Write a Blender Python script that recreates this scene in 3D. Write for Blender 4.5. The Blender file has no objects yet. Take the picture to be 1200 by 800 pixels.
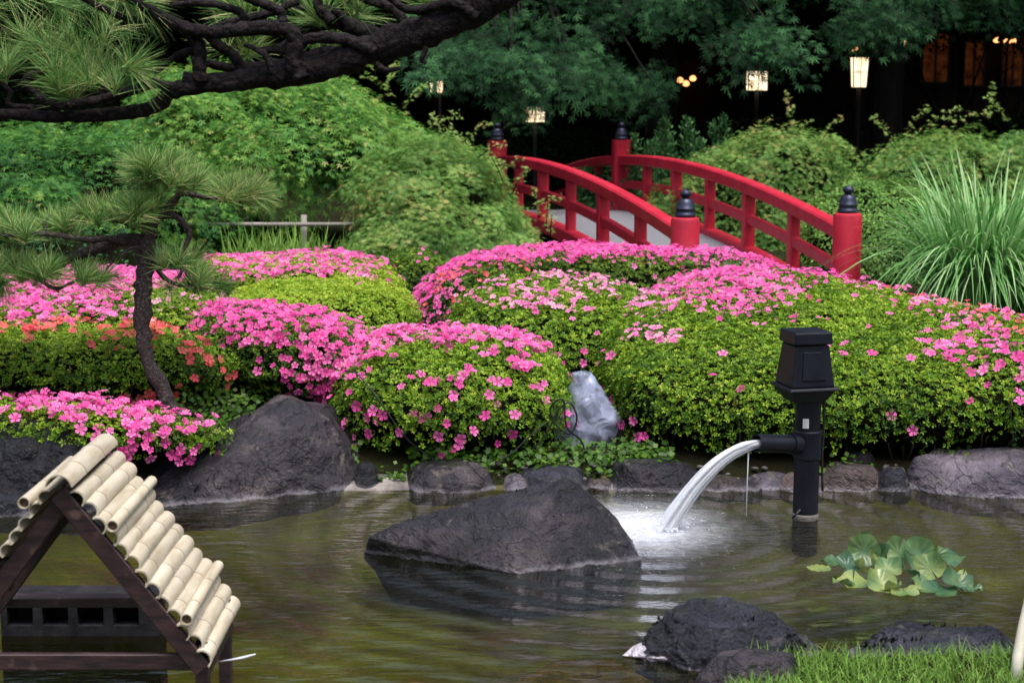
import bpy, bmesh, math, random
import numpy as np
from mathutils import Vector, Matrix, noise

rng = np.random.default_rng(7)
random.seed(7)
scene = bpy.context.scene
col = scene.collection

# ---------------------------------------------------------------- camera, sky, sun, exposure
CAM_Z, PITCH, FPX = 1.8, math.radians(8.81), 2000.0
cam_d = bpy.data.cameras.new("camera")
cam = bpy.data.objects.new("camera", cam_d); col.objects.link(cam)
cam.location = (0, 0, CAM_Z); cam.rotation_euler = (math.pi/2 - PITCH, 0, 0)
cam_d.sensor_width = 36; cam_d.lens = 60; cam_d.clip_start = 0.05; cam_d.clip_end = 900
cam_d.dof.use_dof = True; cam_d.dof.focus_distance = 7.2; cam_d.dof.aperture_fstop = 5.6
scene.camera = cam

SUN_EL, SUN_ROT = math.radians(70), math.radians(150)
world = bpy.data.worlds.new("World"); scene.world = world; world.use_nodes = True
wn, wl = world.node_tree.nodes, world.node_tree.links
wn.clear()
wo = wn.new("ShaderNodeOutputWorld"); wb = wn.new("ShaderNodeBackground")
sky = wn.new("ShaderNodeTexSky"); sky.sky_type = 'NISHITA'; sky.sun_disc = False
sky.sun_elevation = SUN_EL; sky.sun_rotation = SUN_ROT
sky.air_density = 1.0; sky.dust_density = 4.0; sky.ozone_density = 1.0
hs = wn.new("ShaderNodeHueSaturation"); hs.inputs["Saturation"].default_value = 0.7
# overcast luminance: the zenith three times as bright as the horizon
tc = wn.new("ShaderNodeTexCoord"); sx = wn.new("ShaderNodeSeparateXYZ"); mr = wn.new("ShaderNodeMapRange")
mr.inputs["From Min"].default_value = 0.0; mr.inputs["From Max"].default_value = 1.0
mr.inputs["To Min"].default_value = 0.28; mr.inputs["To Max"].default_value = 2.6
mx = wn.new("ShaderNodeVectorMath"); mx.operation = 'SCALE'
wl.new(tc.outputs["Generated"], sx.inputs[0]); wl.new(sx.outputs["Z"], mr.inputs["Value"])
wl.new(sky.outputs[0], hs.inputs["Color"]); wl.new(hs.outputs[0], mx.inputs[0]); wl.new(mr.outputs[0], mx.inputs["Scale"])
wl.new(mx.outputs[0], wb.inputs["Color"]); wb.inputs["Strength"].default_value = 0.12
wl.new(wb.outputs[0], wo.inputs[0])

sun_d = bpy.data.lights.new("sun", 'SUN'); sun = bpy.data.objects.new("sun", sun_d); col.objects.link(sun)
sun_d.energy = 1.5; sun_d.angle = math.radians(25); sun_d.color = (1.0, 0.965, 0.91)
sun.rotation_euler = (math.pi/2 - SUN_EL, 0, math.pi - SUN_ROT + math.radians(0))
scene.view_settings.view_transform = 'Standard'; scene.view_settings.look = 'None'
scene.view_settings.exposure = 0.38; scene.view_settings.gamma = 1; scene.view_settings.use_curve_mapping = False
scene.cycles.use_denoising = True
scene.cycles.max_bounces = 8; scene.cycles.diffuse_bounces = 3; scene.cycles.glossy_bounces = 3
scene.cycles.transparent_max_bounces = 12; scene.cycles.transmission_bounces = 4
scene.cycles.caustics_reflective = False; scene.cycles.caustics_refractive = False

# ---------------------------------------------------------------- helpers
cT, sT = math.cos(PITCH), math.sin(PITCH)
def at(px, py, Y):
    xs, s = (px-600)/FPX, (400-py)/FPX
    t = Y/(cT + s*sT)
    return Vector((xs*t, Y, CAM_Z + t*(s*cT - sT)))
def atz(px, py, z=0.0):
    xs, s = (px-600)/FPX, (400-py)/FPX
    t = (z-CAM_Z)/(s*cT - sT)
    return Vector((xs*t, t*(cT+s*sT), z))
def proj(P):
    P = np.asarray(P, float); d = P[:, 1]*cT - (P[:, 2]-CAM_Z)*sT; u = P[:, 1]*sT + (P[:, 2]-CAM_Z)*cT
    return 600 + FPX*P[:, 0]/d, 400 - FPX*u/d

def norm(a): return a/np.maximum(np.linalg.norm(a, axis=-1, keepdims=True), 1e-9)

def _h(ix, iy, iz, seed):
    n = (ix*374761393 + iy*668265263 + iz*2147483647 + seed*1274126177) & 0xffffffff
    n = ((n ^ (n >> 13))*1274126177) & 0xffffffff
    n = (n ^ (n >> 16)) & 0xffffff
    return n/float(0xffffff)
def vnoise(P, f=1.0, seed=0):
    P = np.asarray(P, float)*f; I = np.floor(P).astype(np.int64); F = P-I; F = F*F*(3-2*F)
    r = 0
    for dx in (0, 1):
        for dy in (0, 1):
            for dz in (0, 1):
                w = (F[..., 0] if dx else 1-F[..., 0])*(F[..., 1] if dy else 1-F[..., 1])*(F[..., 2] if dz else 1-F[..., 2])
                r = r + w*_h(I[..., 0]+dx, I[..., 1]+dy, I[..., 2]+dz, seed)
    return r
def fbm(P, f=1.0, seed=0, o=3):
    r, a, t = 0, 1.0, 0
    for i in range(o):
        r = r + a*vnoise(P, f*2**i, seed+i*17); t += a; a *= .5
    return r/t

def np_mesh(name, V, F, mat, smooth=False, attrs=None, sizes=None):
    V = np.asarray(V, np.float32); F = np.asarray(F, np.int32)
    me = bpy.data.meshes.new(name)
    me.vertices.add(len(V)); me.vertices.foreach_set("co", V.ravel())
    n, k = F.shape
    me.loops.add(n*k); me.loops.foreach_set("vertex_index", F.ravel())
    me.polygons.add(n); me.polygons.foreach_set("loop_start", np.arange(0, n*k, k, dtype=np.int32))
    me.update(calc_edges=True)
    if smooth: me.polygons.foreach_set("use_smooth", np.ones(n, bool))
    for an, av in (attrs or {}).items():
        a = me.attributes.new(an, 'FLOAT', 'FACE'); a.data.foreach_set("value", np.asarray(av, np.float32))
    if mat: me.materials.append(mat)
    return me

def link(name, me, parent=None, loc=None):
    o = bpy.data.objects.new(name, me); col.objects.link(o)
    if loc is not None: o.location = loc
    if parent:
        o.parent = parent
        o.matrix_parent_inverse = Matrix.Translation(-Vector(parent.location)) if parent.location.length else Matrix.Identity(4)
    return o
def tag(o, label=None, cat=None, group=None, kind=None):
    if label: o['label'] = label
    if cat: o['category'] = cat
    if group: o['group'] = group
    if kind: o['kind'] = kind
    return o
def empty(name, loc, label, cat, group=None):
    o = bpy.data.objects.new(name, None); col.objects.link(o); o.location = loc; o.empty_display_size = .1
    return tag(o, label, cat, group)

class MB:
    """collects shapes into one mesh"""
    def __init__(s): s.v = []; s.f = []; s.sm = []
    def add(s, v, f, smooth=False):
        b = len(s.v); s.v += [tuple(p) for p in v]; s.f += [tuple(b+i for i in q) for q in f]; s.sm += [smooth]*len(f)
    def tube(s, pts, rad, sides=10, smooth=True, caps=True, wob=0.0, seed=0, flat=1.0):
        pts = [Vector(p) for p in pts]
        if not hasattr(rad, '__len__'): rad = [rad]*len(pts)
        V, Fc = [], []
        up = Vector((0, 0, 1)); prev = None
        for i, p in enumerate(pts):
            t = (pts[min(i+1, len(pts)-1)] - pts[max(i-1, 0)]).normalized()
            if prev is None:
                a = t.cross(up)
                if a.length < .1: a = t.cross(Vector((1, 0, 0)))
                a.normalize()
            else:
                a = (prev - t*prev.dot(t)).normalized()
            prev = a; b = t.cross(a)
            for k in range(sides):
                an = 2*math.pi*k/sides; r = rad[i]
                q = p + a*math.cos(an)*r + b*math.sin(an)*r*flat
                if wob: q += (q-p)*wob*(noise.noise(q*(1.2/max(r, .01))*.35 + Vector((seed, 0, 0)))*1.3 + noise.noise(q*(1.0/max(r, .01)) + Vector((seed, 5, 0)))*.6)
                V.append(q)
        for i in range(len(pts)-1):
            for k in range(sides):
                Fc.append((i*sides+k, i*sides+(k+1) % sides, (i+1)*sides+(k+1) % sides, (i+1)*sides+k))
        s.add(V, Fc, smooth)
        if caps:
            b = len(s.v) - len(V)
            s.f.append(tuple(b+k for k in reversed(range(sides)))); s.sm.append(False)
            e = b+(len(pts)-1)*sides
            s.f.append(tuple(e+k for k in range(sides))); s.sm.append(False)
    def beam(s, pts, w, h, side=None, ch=0.012):
        """rectangular chamfered section swept along pts (section centred on the path)"""
        pts = [Vector(p) for p in pts]; n = len(pts); V = []
        prof = [(-w/2+ch, -h/2), (w/2-ch, -h/2), (w/2, -h/2+ch), (w/2, h/2-ch), (w/2-ch, h/2), (-w/2+ch, h/2), (-w/2, h/2-ch), (-w/2, -h/2+ch)]
        for i, p in enumerate(pts):
            t = (pts[min(i+1, n-1)]-pts[max(i-1, 0)]).normalized()
            sd = Vector(side) if side is not None else t.cross(Vector((0, 0, 1)))
            if sd.length < .01: sd = Vector((1, 0, 0))
            sd.normalize(); sd = (sd - t*sd.dot(t)).normalized(); u = sd.cross(t).normalized()
            for a, b in prof: V.append(p + sd*a + u*b)
        Fc = []
        for i in range(n-1):
            for k in range(8): Fc.append((i*8+k, i*8+(k+1) % 8, (i+1)*8+(k+1) % 8, (i+1)*8+k))
        Fc.append(tuple(reversed(range(8)))); Fc.append(tuple((n-1)*8+k for k in range(8)))
        s.add(V, Fc, False)
    def lathe(s, base, prof, sides=24, smooth=True):
        base = Vector(base); V = []; n = len(prof)
        for r, z in prof:
            for k in range(sides):
                a = 2*math.pi*k/sides; V.append(base+Vector((r*math.cos(a), r*math.sin(a), z)))
        Fc = [(i*sides+k, i*sides+(k+1) % sides, (i+1)*sides+(k+1) % sides, (i+1)*sides+k) for i in range(n-1) for k in range(sides)]
        Fc.append(tuple(reversed(range(sides)))); Fc.append(tuple((n-1)*sides+k for k in range(sides)))
        s.add(V, Fc, smooth)
    def build(s, name, mat, parent=None, auto=None, bevel=None):
        me = bpy.data.meshes.new(name); me.from_pydata(s.v, [], s.f)
        me.polygons.foreach_set("use_smooth", s.sm)
        bm = bmesh.new(); bm.from_mesh(me); bmesh.ops.recalc_face_normals(bm, faces=bm.faces); bm.to_mesh(me); bm.free()
        me.materials.append(mat); me.update()
        if auto is not None: me.set_sharp_from_angle(angle=math.radians(auto))
        o = link(name, me, parent)
        if bevel:
            m = o.modifiers.new("bevel", 'BEVEL'); m.width = bevel; m.segments = 2; m.limit_method = 'ANGLE'
        return o

def smooth_path(pts, n=6):
    """Catmull-Rom through points of any dimension"""
    P = np.array(pts, float); Q = np.vstack([2*P[0]-P[1], P, 2*P[-1]-P[-2]]); out = []
    for i in range(1, len(Q)-2):
        for k in range(n):
            t = k/n
            out.append(.5*((2*Q[i]) + (-Q[i-1]+Q[i+1])*t + (2*Q[i-1]-5*Q[i]+4*Q[i+1]-Q[i+2])*t*t + (-Q[i-1]+3*Q[i]-3*Q[i+1]+Q[i+2])*t**3))
    out.append(P[-1]); return np.array(out)

# ---------------------------------------------------------------- materials
def nm(name):
    m = bpy.data.materials.new(name); m.use_nodes = True; n = m.node_tree.nodes; l = m.node_tree.links
    b = n["Principled BSDF"]; return m, n, l, b
def ramp(n, stops):
    r = n.new("ShaderNodeValToRGB"); e = r.color_ramp.elements
    while len(e) > len(stops): e.remove(e[-1])
    while len(e) < len(stops): e.new(0.5)
    for q, (p, c) in zip(e, stops): q.position = p; q.color = (*c, 1)
    return r
def noi(n, l, scale, detail=4, rough=.55, stretch=None, coord="Object", dist=0):
    t = n.new("ShaderNodeTexNoise"); t.inputs["Scale"].default_value = scale; t.inputs["Detail"].default_value = detail
    t.inputs["Roughness"].default_value = rough; t.inputs["Distortion"].default_value = dist
    c = n.new("ShaderNodeTexCoord"); src = c.outputs[coord]
    if stretch:
        m = n.new("ShaderNodeMapping"); m.inputs["Scale"].default_value = stretch; l.new(src, m.inputs[0]); src = m.outputs[0]
    l.new(src, t.inputs["Vector"]); return t
def bump(n, l, b, h, s=.3, d=.01, prev=None):
    u = n.new("ShaderNodeBump"); u.inputs["Strength"].default_value = s; u.inputs["Distance"].default_value = d
    l.new(h, u.inputs["Height"])
    if prev: l.new(prev, u.inputs["Normal"])
    if b: l.new(u.outputs[0], b.inputs["Normal"])
    return u.outputs[0]

def leaf_mat(name, stops, rough=.5, trans=.3, patch=1.2, patch_amt=.5, spec=.25):
    m, n, l, b = nm(name)
    a = n.new("ShaderNodeAttribute"); a.attribute_name = "tint"
    t = noi(n, l, patch, 3); ma = n.new("ShaderNodeMath"); ma.operation = 'MULTIPLY_ADD'
    ma.inputs[1].default_value = patch_amt; l.new(t.outputs["Fac"], ma.inputs[0])
    sb = n.new("ShaderNodeMath"); sb.operation = 'SUBTRACT'; sb.inputs[1].default_value = patch_amt*.5
    l.new(a.outputs["Fac"], ma.inputs[2]); l.new(ma.outputs[0], sb.inputs[0])
    r = ramp(n, stops); l.new(sb.outputs[0], r.inputs[0]); l.new(r.outputs[0], b.inputs["Base Color"])
    b.inputs["Roughness"].default_value = rough; b.inputs["Specular IOR Level"].default_value = spec
    if trans:
        tr = n.new("ShaderNodeBsdfTranslucent"); l.new(r.outputs[0], tr.inputs[0])
        mix = n.new("ShaderNodeMixShader"); mix.inputs[0].default_value = trans
        l.new(b.outputs[0], mix.inputs[1]); l.new(tr.outputs[0], mix.inputs[2])
        l.new(mix.outputs[0], n["Material Output"].inputs["Surface"])
    return m

M = {}
M['azalea'] = leaf_mat("azalea_leaf", [(0, (.02, .065, .006)), (.28, (.085, .19, .010)), (.6, (.22, .385, .02)), (1, (.46, .56, .06))], .45, .3, 1.5, .5)
M['azalea_dark'] = leaf_mat("azalea_leaf_dark", [(0, (.012, .045, .006)), (.4, (.055, .14, .010)), (.8, (.18, .3, .02)), (1, (.34, .42, .05))], .42, .25, 1.5, .45)
M['flower'] = leaf_mat("azalea_petal", [(0, (.70, .05, .30)), (.2, (.84, .14, .45)), (.42, (.9, .27, .57)), (.5, (.88, .34, .52)), (.68, (.88, .42, .55)), (.74, (.8, .07, .10)), (1, (.85, .2, .17))], .55, .3, 2, .0, .2)
M['maple'] = leaf_mat("maple_leaf_fresh", [(0, (.02, .10, .02)), (.35, (.08, .25, .04)), (.7, (.22, .43, .07)), (.93, (.32, .48, .10)), (1, (.5, .5, .17))], .5, .3, 1.0, .4)
M['maple_pale'] = leaf_mat("maple_leaf_pale", [(0, (.04, .14, .025)), (.4, (.14, .31, .06)), (.8, (.3, .47, .11)), (.94, (.42, .5, .15)), (1, (.55, .42, .16))], .5, .3, 1.0, .4)
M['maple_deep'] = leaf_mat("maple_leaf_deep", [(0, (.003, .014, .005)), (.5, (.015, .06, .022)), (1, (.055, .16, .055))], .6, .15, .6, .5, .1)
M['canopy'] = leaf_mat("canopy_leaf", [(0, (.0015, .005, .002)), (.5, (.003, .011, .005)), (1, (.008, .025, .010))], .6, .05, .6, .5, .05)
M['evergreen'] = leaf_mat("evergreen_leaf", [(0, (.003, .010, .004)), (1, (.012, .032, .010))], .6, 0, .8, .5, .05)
M['needle'] = leaf_mat("pine_needle", [(0, (.03, .11, .02)), (.5, (.13, .29, .06)), (.9, (.28, .45, .13)), (1, (.5, .5, .22))], .45, .15, 3, .3)
M['grass'] = leaf_mat("grass_blade", [(0, (.07, .16, .02)), (.6, (.17, .33, .05)), (1, (.32, .45, .1))], .5, .3, 2, .3)
M['reed'] = leaf_mat("silver_grass_blade", [(0, (.05, .18, .035)), (.5, (.18, .42, .11)), (1, (.5, .68, .36))], .45, .25, 2, .3)
M['feather'] = leaf_mat("feathery_leaf", [(0, (.06, .16, .03)), (.6, (.16, .33, .06)), (1, (.3, .45, .1))], .5, .3, 1, .4)
M['juniper'] = leaf_mat("juniper_leaf", [(0, (.03, .11, .035)), (.6, (.08, .22, .07)), (1, (.16, .33, .1))], .5, .2, 1, .4)

def simple(name, c, rough=.6, metal=0, spec=.5, c2=None, sc=8, bs=0, bscale=40, bd=.004, stretch=None):
    m, n, l, b = nm(name)
    b.inputs["Roughness"].default_value = rough; b.inputs["Metallic"].default_value = metal; b.inputs["Specular IOR Level"].default_value = spec
    if c2:
        t = noi(n, l, sc, 5, .6, stretch); r = ramp(n, [(.3, c), (.7, c2)]); l.new(t.outputs["Fac"], r.inputs[0]); l.new(r.outputs[0], b.inputs["Base Color"])
    else: b.inputs["Base Color"].default_value = (*c, 1)
    if bs:
        t2 = noi(n, l, bscale, 6, .65, stretch); bump(n, l, b, t2.outputs["Fac"], bs, bd)
    return m
M['stem'] = simple("azalea_stem", (.05, .038, .03), .9, spec=.1, c2=(.14, .11, .09), sc=40)
def bark_mat(name, c1, c2, sc, bd, spec):
    m, n, l, b = nm(name); c = n.new("ShaderNodeTexCoord"); t = noi(n, l, sc*.5, 5, .65)
    mx_ = n.new("ShaderNodeMixRGB"); mx_.inputs[0].default_value = .06; l.new(c.outputs["Object"], mx_.inputs[1]); l.new(t.outputs["Color"], mx_.inputs[2])
    v = n.new("ShaderNodeTexVoronoi"); v.feature = 'DISTANCE_TO_EDGE'; v.inputs["Scale"].default_value = sc; l.new(mx_.outputs[0], v.inputs["Vector"])
    t3 = noi(n, l, sc*2.5, 4, .7); ma = n.new("ShaderNodeMath"); ma.operation = 'MULTIPLY_ADD'; ma.inputs[1].default_value = 1.6; l.new(v.outputs["Distance"], ma.inputs[0]); l.new(t3.outputs["Fac"], ma.inputs[2])
    r = ramp(n, [(.35, c1), (.9, c2)]); l.new(ma.outputs[0], r.inputs[0]); l.new(r.outputs[0], b.inputs["Base Color"]); b.inputs["Roughness"].default_value = .85; b.inputs["Specular IOR Level"].default_value = spec
    bump(n, l, b, ma.outputs[0], 1.0, bd); return m
M['twig'] = simple("twig_bark_and_shade", (.004, .007, .003), 1, spec=0, c2=(.012, .012, .006), sc=30)  # bark of thin twigs; on the inner shells its near-black stands in for shade
M['pine_bark'] = bark_mat('pine_bark', (.002, .0018, .002), (.022, .017, .018), 24, .012, .15)
M['young_bark'] = bark_mat('young_pine_bark', (.008, .006, .006), (.13, .1, .1), 55, .006, .2)
M['bark'] = simple("tree_bark", (.008, .007, .006), .9, spec=.1, c2=(.028, .024, .022), sc=10, bs=.7, bscale=20, bd=.02, stretch=(1, 1, .25))
def paint_mat():
    m, n, l, b = nm("vermilion_paint"); t = noi(n, l, 4, 6, .65); r = ramp(n, [(.25, (.33, .007, .024)), (.5, (.46, .010, .034)), (.8, (.54, .03, .06))]); l.new(t.outputs["Fac"], r.inputs[0])
    t2 = noi(n, l, 9, 8, .75, (1, 1, .35)); r2 = ramp(n, [(.56, (0, 0, 0)), (.74, (.55, .55, .55))]); l.new(t2.outputs["Fac"], r2.inputs[0])
    mx_ = n.new("ShaderNodeMixRGB"); mx_.inputs[2].default_value = (.12, .012, .016, 1); l.new(r2.outputs[0], mx_.inputs[0]); l.new(r.outputs[0], mx_.inputs[1]); l.new(mx_.outputs[0], b.inputs["Base Color"])
    mr_ = n.new("ShaderNodeMapRange"); mr_.inputs["To Min"].default_value = .3; mr_.inputs["To Max"].default_value = .65; l.new(t2.outputs["Fac"], mr_.inputs["Value"]); l.new(mr_.outputs[0], b.inputs["Roughness"])
    t3 = noi(n, l, 60, 4, .6, (1, 1, .2)); bump(n, l, b, t3.outputs["Fac"], .3, .003); return m
M['red'] = paint_mat()
M['finial'] = simple("patinated_metal_cap", (.018, .022, .045), .38, .6, c2=(.05, .055, .09), sc=14)
M['deck'] = simple("gravel_deck", (.12, .12, .135), .9, c2=(.2, .2, .225), sc=60, bs=.6, bscale=150, bd=.006)
M['black_plastic'] = simple("black_plastic", (.004, .005, .010), .4, spec=.3, c2=(.012, .014, .024), sc=12, bs=.15, bscale=90, bd=.001)
M['cable'] = simple("black_rubber", (.01, .01, .012), .5)
M['pole'] = simple("bamboo_pole", (.16, .14, .13), .7, c2=(.3, .27, .24), sc=8)
M['stake'] = simple("bleached_bamboo", (.5, .48, .38), .6, c2=(.66, .63, .52), sc=12)
M['concrete_block'] = simple("weathered_concrete", (.004, .004, .006), .85, spec=.15, c2=(.028, .027, .03), sc=12, bs=.6, bscale=90, bd=.004)
M['sticker'] = simple("sticker_paper", (.7, .7, .72), .5)
M['lamp_frame'] = simple("lamp_frame_wood", (.012, .009, .007), .7)
M['timber'] = simple("dark_timber", (.005, .0035, .003), .8, spec=.1, c2=(.02, .014, .01), sc=3)
M['roof_tile'] = simple("dark_roof_tile", (.012, .013, .015), .7)
M['white_plastic'] = simple("white_plastic", (.62, .64, .72), .35)

def wood_mat():
    m, n, l, b = nm("brown_painted_wood")
    t = noi(n, l, 10, 6, .6, (1, 1, 5)); r = ramp(n, [(.35, (.012, .006, .007)), (.65, (.045, .02, .021))])
    t2 = noi(n, l, 22, 3, .5); r2 = ramp(n, [(.62, (0, 0, 0)), (.72, (1, 1, 1))])
    mix = n.new("ShaderNodeMixRGB"); mix.inputs[2].default_value = (.15, .09, .075, 1)
    ms = n.new("ShaderNodeMath"); ms.operation = 'MULTIPLY'; ms.inputs[1].default_value = .5
    l.new(t.outputs["Fac"], r.inputs[0]); l.new(t2.outputs["Fac"], r2.inputs[0]); l.new(r2.outputs[0], ms.inputs[0])
    l.new(ms.outputs[0], mix.inputs[0]); l.new(r.outputs[0], mix.inputs[1]); l.new(mix.outputs[0], b.inputs["Base Color"])
    b.inputs["Roughness"].default_value = .5; bump(n, l, b, t.outputs["Fac"], .5, .004); return m
M['wood'] = wood_mat()
def bamboo_mat():
    m, n, l, b = nm("dry_bamboo")
    t = noi(n, l, 6, 5, .6, (6, 1, 6)); r = ramp(n, [(.25, (.36, .30, .2)), (.5, (.52, .46, .35)), (.8, (.64, .59, .48))])
    t2 = noi(n, l, 35, 4, .6, (1, .5, 1)); r2 = ramp(n, [(.66, (1, 1, 1)), (.8, (.55, .47, .36))])
    mix = n.new("ShaderNodeMixRGB"); mix.blend_type = 'MULTIPLY'; mix.inputs[0].default_value = 1
    a = n.new("ShaderNodeObjectInfo"); hsv = n.new("ShaderNodeHueSaturation")
    mp = n.new("ShaderNodeMapRange"); mp.inputs["To Min"].default_value = .78; mp.inputs["To Max"].default_value = 1.1
    l.new(a.outputs["Random"], mp.inputs["Value"]); l.new(mp.outputs[0], hsv.inputs["Value"])
    l.new(t.outputs["Fac"], r.inputs[0]); l.new(t2.outputs["Fac"], r2.inputs[0]); l.new(r.outputs[0], mix.inputs[1]); l.new(r2.outputs[0], mix.inputs[2])
    l.new(mix.outputs[0], hsv.inputs["Color"]); l.new(hsv.outputs[0], b.inputs["Base Color"])
    b.inputs["Roughness"].default_value = .42; bump(n, l, b, t.outputs["Fac"], .25, .002); return m
M['bamboo'] = bamboo_mat()
M['bamboo_node'] = simple("bamboo_node_ring", (.07, .045, .03), .8, c2=(.2, .14, .09), sc=30)
M['bamboo_in'] = simple("bamboo_hollow", (.06, .035, .02), .8, c2=(.12, .07, .04), sc=20)

def rock_mat(name, cs, rough=.5, stain=True, bscale=14, seed=0.0, bstr=.9):
    m, n, l, b = nm(name)
    c = n.new("ShaderNodeTexCoord"); mp = n.new("ShaderNodeMapping"); mp.inputs["Location"].default_value = (seed, seed*.7, 0); l.new(c.outputs["Object"], mp.inputs[0])
    def N(sc, d, ro, dist=0):
        t = n.new("ShaderNodeTexNoise"); t.inputs["Scale"].default_value = sc; t.inputs["Detail"].default_value = d; t.inputs["Roughness"].default_value = ro
        t.inputs["Distortion"].default_value = dist; l.new(mp.outputs[0], t.inputs["Vector"]); return t.outputs["Fac"]
    a = N(4, 7, .62, .3); r = ramp(n, [(.25, cs[0]), (.5, cs[1]), (.75, cs[2])]); l.new(a, r.inputs[0]); outc = r.outputs[0]
    big = N(1.7, 4, .6, .8); rb = ramp(n, [(.38, (.4, .4, .45)), (.6, (1.5, 1.4, 1.35))]); l.new(big, rb.inputs[0])
    mb_ = n.new("ShaderNodeMixRGB"); mb_.blend_type = 'MULTIPLY'; mb_.inputs[0].default_value = 1; l.new(outc, mb_.inputs[1]); l.new(rb.outputs[0], mb_.inputs[2]); outc = mb_.outputs[0]
    wv = n.new("ShaderNodeTexNoise"); wv.inputs["Scale"].default_value = 3; wv.inputs["Detail"].default_value = 4; l.new(mp.outputs[0], wv.inputs["Vector"])
    ws = n.new("ShaderNodeVectorMath"); ws.operation = 'SCALE'; ws.inputs["Scale"].default_value = .5; l.new(wv.outputs["Color"], ws.inputs[0]); wa = n.new("ShaderNodeVectorMath"); l.new(mp.outputs[0], wa.inputs[0]); l.new(ws.outputs[0], wa.inputs[1])
    vo = n.new("ShaderNodeTexVoronoi"); vo.feature = 'DISTANCE_TO_EDGE'; vo.inputs["Scale"].default_value = 4.2; l.new(wa.outputs[0], vo.inputs["Vector"])
    rv = ramp(n, [(0, (0, 0, 0)), (.028, (1, 1, 1))]); l.new(vo.outputs["Distance"], rv.inputs[0])
    gm = n.new("ShaderNodeNewGeometry"); sm = n.new("ShaderNodeSeparateXYZ"); l.new(gm.outputs["Normal"], sm.inputs[0]); mm_ = n.new("ShaderNodeMath"); mm_.operation = 'MULTIPLY'; l.new(sm.outputs["Z"], mm_.inputs[0]); l.new(N(6, 6, .7, .5), mm_.inputs[1])
    rm_ = ramp(n, [(.5, (0, 0, 0)), (.6, (.55, .55, .55))]); l.new(mm_.outputs[0], rm_.inputs[0]); mxm = n.new("ShaderNodeMixRGB"); mxm.inputs[2].default_value = (.03, .04, .018, 1); l.new(rm_.outputs[0], mxm.inputs[0]); l.new(outc, mxm.inputs[1]); outc = mxm.outputs[0]
    rc_ = ramp(n, [(0, (.25, .25, .25)), (.02, (1, 1, 1))]); l.new(vo.outputs["Distance"], rc_.inputs[0]); mk = n.new("ShaderNodeMixRGB"); mk.blend_type = 'MULTIPLY'; mk.inputs[0].default_value = 1; l.new(outc, mk.inputs[1]); l.new(rc_.outputs[0], mk.inputs[2]); outc = mk.outputs[0]
    # mineral speckle and lichen
    s = N(55, 4, .6); rs = ramp(n, [(.66, (0, 0, 0)), (.74, (.45, .45, .45))]); l.new(s, rs.inputs[0])
    mx = n.new("ShaderNodeMixRGB"); mx.inputs[2].default_value = (.24, .23, .25, 1); l.new(rs.outputs[0], mx.inputs[0]); l.new(outc, mx.inputs[1]); outc = mx.outputs[0]
    li = N(7, 5, .7, .6); rl = ramp(n, [(.59, (0, 0, 0)), (.66, (.55, .55, .55))]); l.new(li, rl.inputs[0])
    mx2 = n.new("ShaderNodeMixRGB"); mx2.inputs[2].default_value = (.17, .15, .12, 1); l.new(rl.outputs[0], mx2.inputs[0]); l.new(outc, mx2.inputs[1]); outc = mx2.outputs[0]
    if stain:   # the pale line of dried minerals just above the water level
        g = n.new("ShaderNodeNewGeometry"); sp = n.new("ShaderNodeSeparateXYZ"); l.new(g.outputs["Position"], sp.inputs[0])
        ad = n.new("ShaderNodeMath"); ad.operation = 'MULTIPLY_ADD'; ad.inputs[1].default_value = -.05; l.new(N(12, 4, .6), ad.inputs[0]); l.new(sp.outputs["Z"], ad.inputs[2])
        rz = ramp(n, [(0, (0, 0, 0)), (.006, (.5, .5, .5)), (.012, (.3, .3, .3)), (.024, (0, 0, 0))])
        off = n.new("ShaderNodeMath"); off.operation = 'ADD'; off.inputs[1].default_value = .026; l.new(ad.outputs[0], off.inputs[0]); l.new(off.outputs[0], rz.inputs[0])
        mx3 = n.new("ShaderNodeMixRGB"); mx3.inputs[2].default_value = (.36, .34, .38, 1); l.new(rz.outputs[0], mx3.inputs[0]); l.new(outc, mx3.inputs[1]); outc = mx3.outputs[0]
    l.new(outc, b.inputs["Base Color"]); b.inputs["Roughness"].default_value = rough
    rr = n.new("ShaderNodeMapRange"); rr.inputs["To Min"].default_value = rough-.12; rr.inputs["To Max"].default_value = rough+.3; b.inputs["Specular IOR Level"].default_value = .42
    l.new(N(9, 4, .6), rr.inputs["Value"]); l.new(rr.outputs[0], b.inputs["Roughness"])
    p0 = bump(n, l, None, rv.outputs[0], .5, .008); pb_ = bump(n, l, None, N(4.5, 6, .62, .4), 1.0, .11, p0); p = bump(n, l, None, N(bscale, 8, .68, .2), bstr, .03, pb_); p2 = bump(n, l, None, N(bscale*7, 6, .7), .5, .006, p)
    l.new(p2, b.inputs["Normal"]); return m
M['rock'] = rock_mat("basalt", [(.005, .005, .009), (.020, .018, .025), (.10, .085, .092)], .34)
M['rock_black'] = rock_mat("black_lava_rock", [(.003, .0035, .007), (.014, .016, .027), (.085, .088, .12)], .3, True, 22, 3, 1)
M['rock_purple'] = rock_mat("purple_grey_stone", [(.04, .035, .048), (.09, .08, .105), (.19, .17, .21)], .5, True, 10, 5, .5)
M['rock_brown'] = rock_mat("brown_grey_stone", [(.022, .016, .018), (.06, .045, .045), (.16, .13, .125)], .5, True, 12, 9, .7)
M['rock_pale'] = rock_mat("pale_flat_stone", [(.26, .26, .3), (.38, .38, .43), (.5, .5, .56)], .5, False, 8, 2, .4)
M['rock_sunk'] = rock_mat("algae_covered_stone", [(.07, .045, .012), (.14, .09, .025), (.2, .14, .04)], .8, False, 12, 6, .5)
M['gravel'] = simple("mixed_gravel", (.02, .018, .02), .7, c2=(.13, .115, .11), sc=14, bs=.4, bscale=120, bd=.003)
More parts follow.
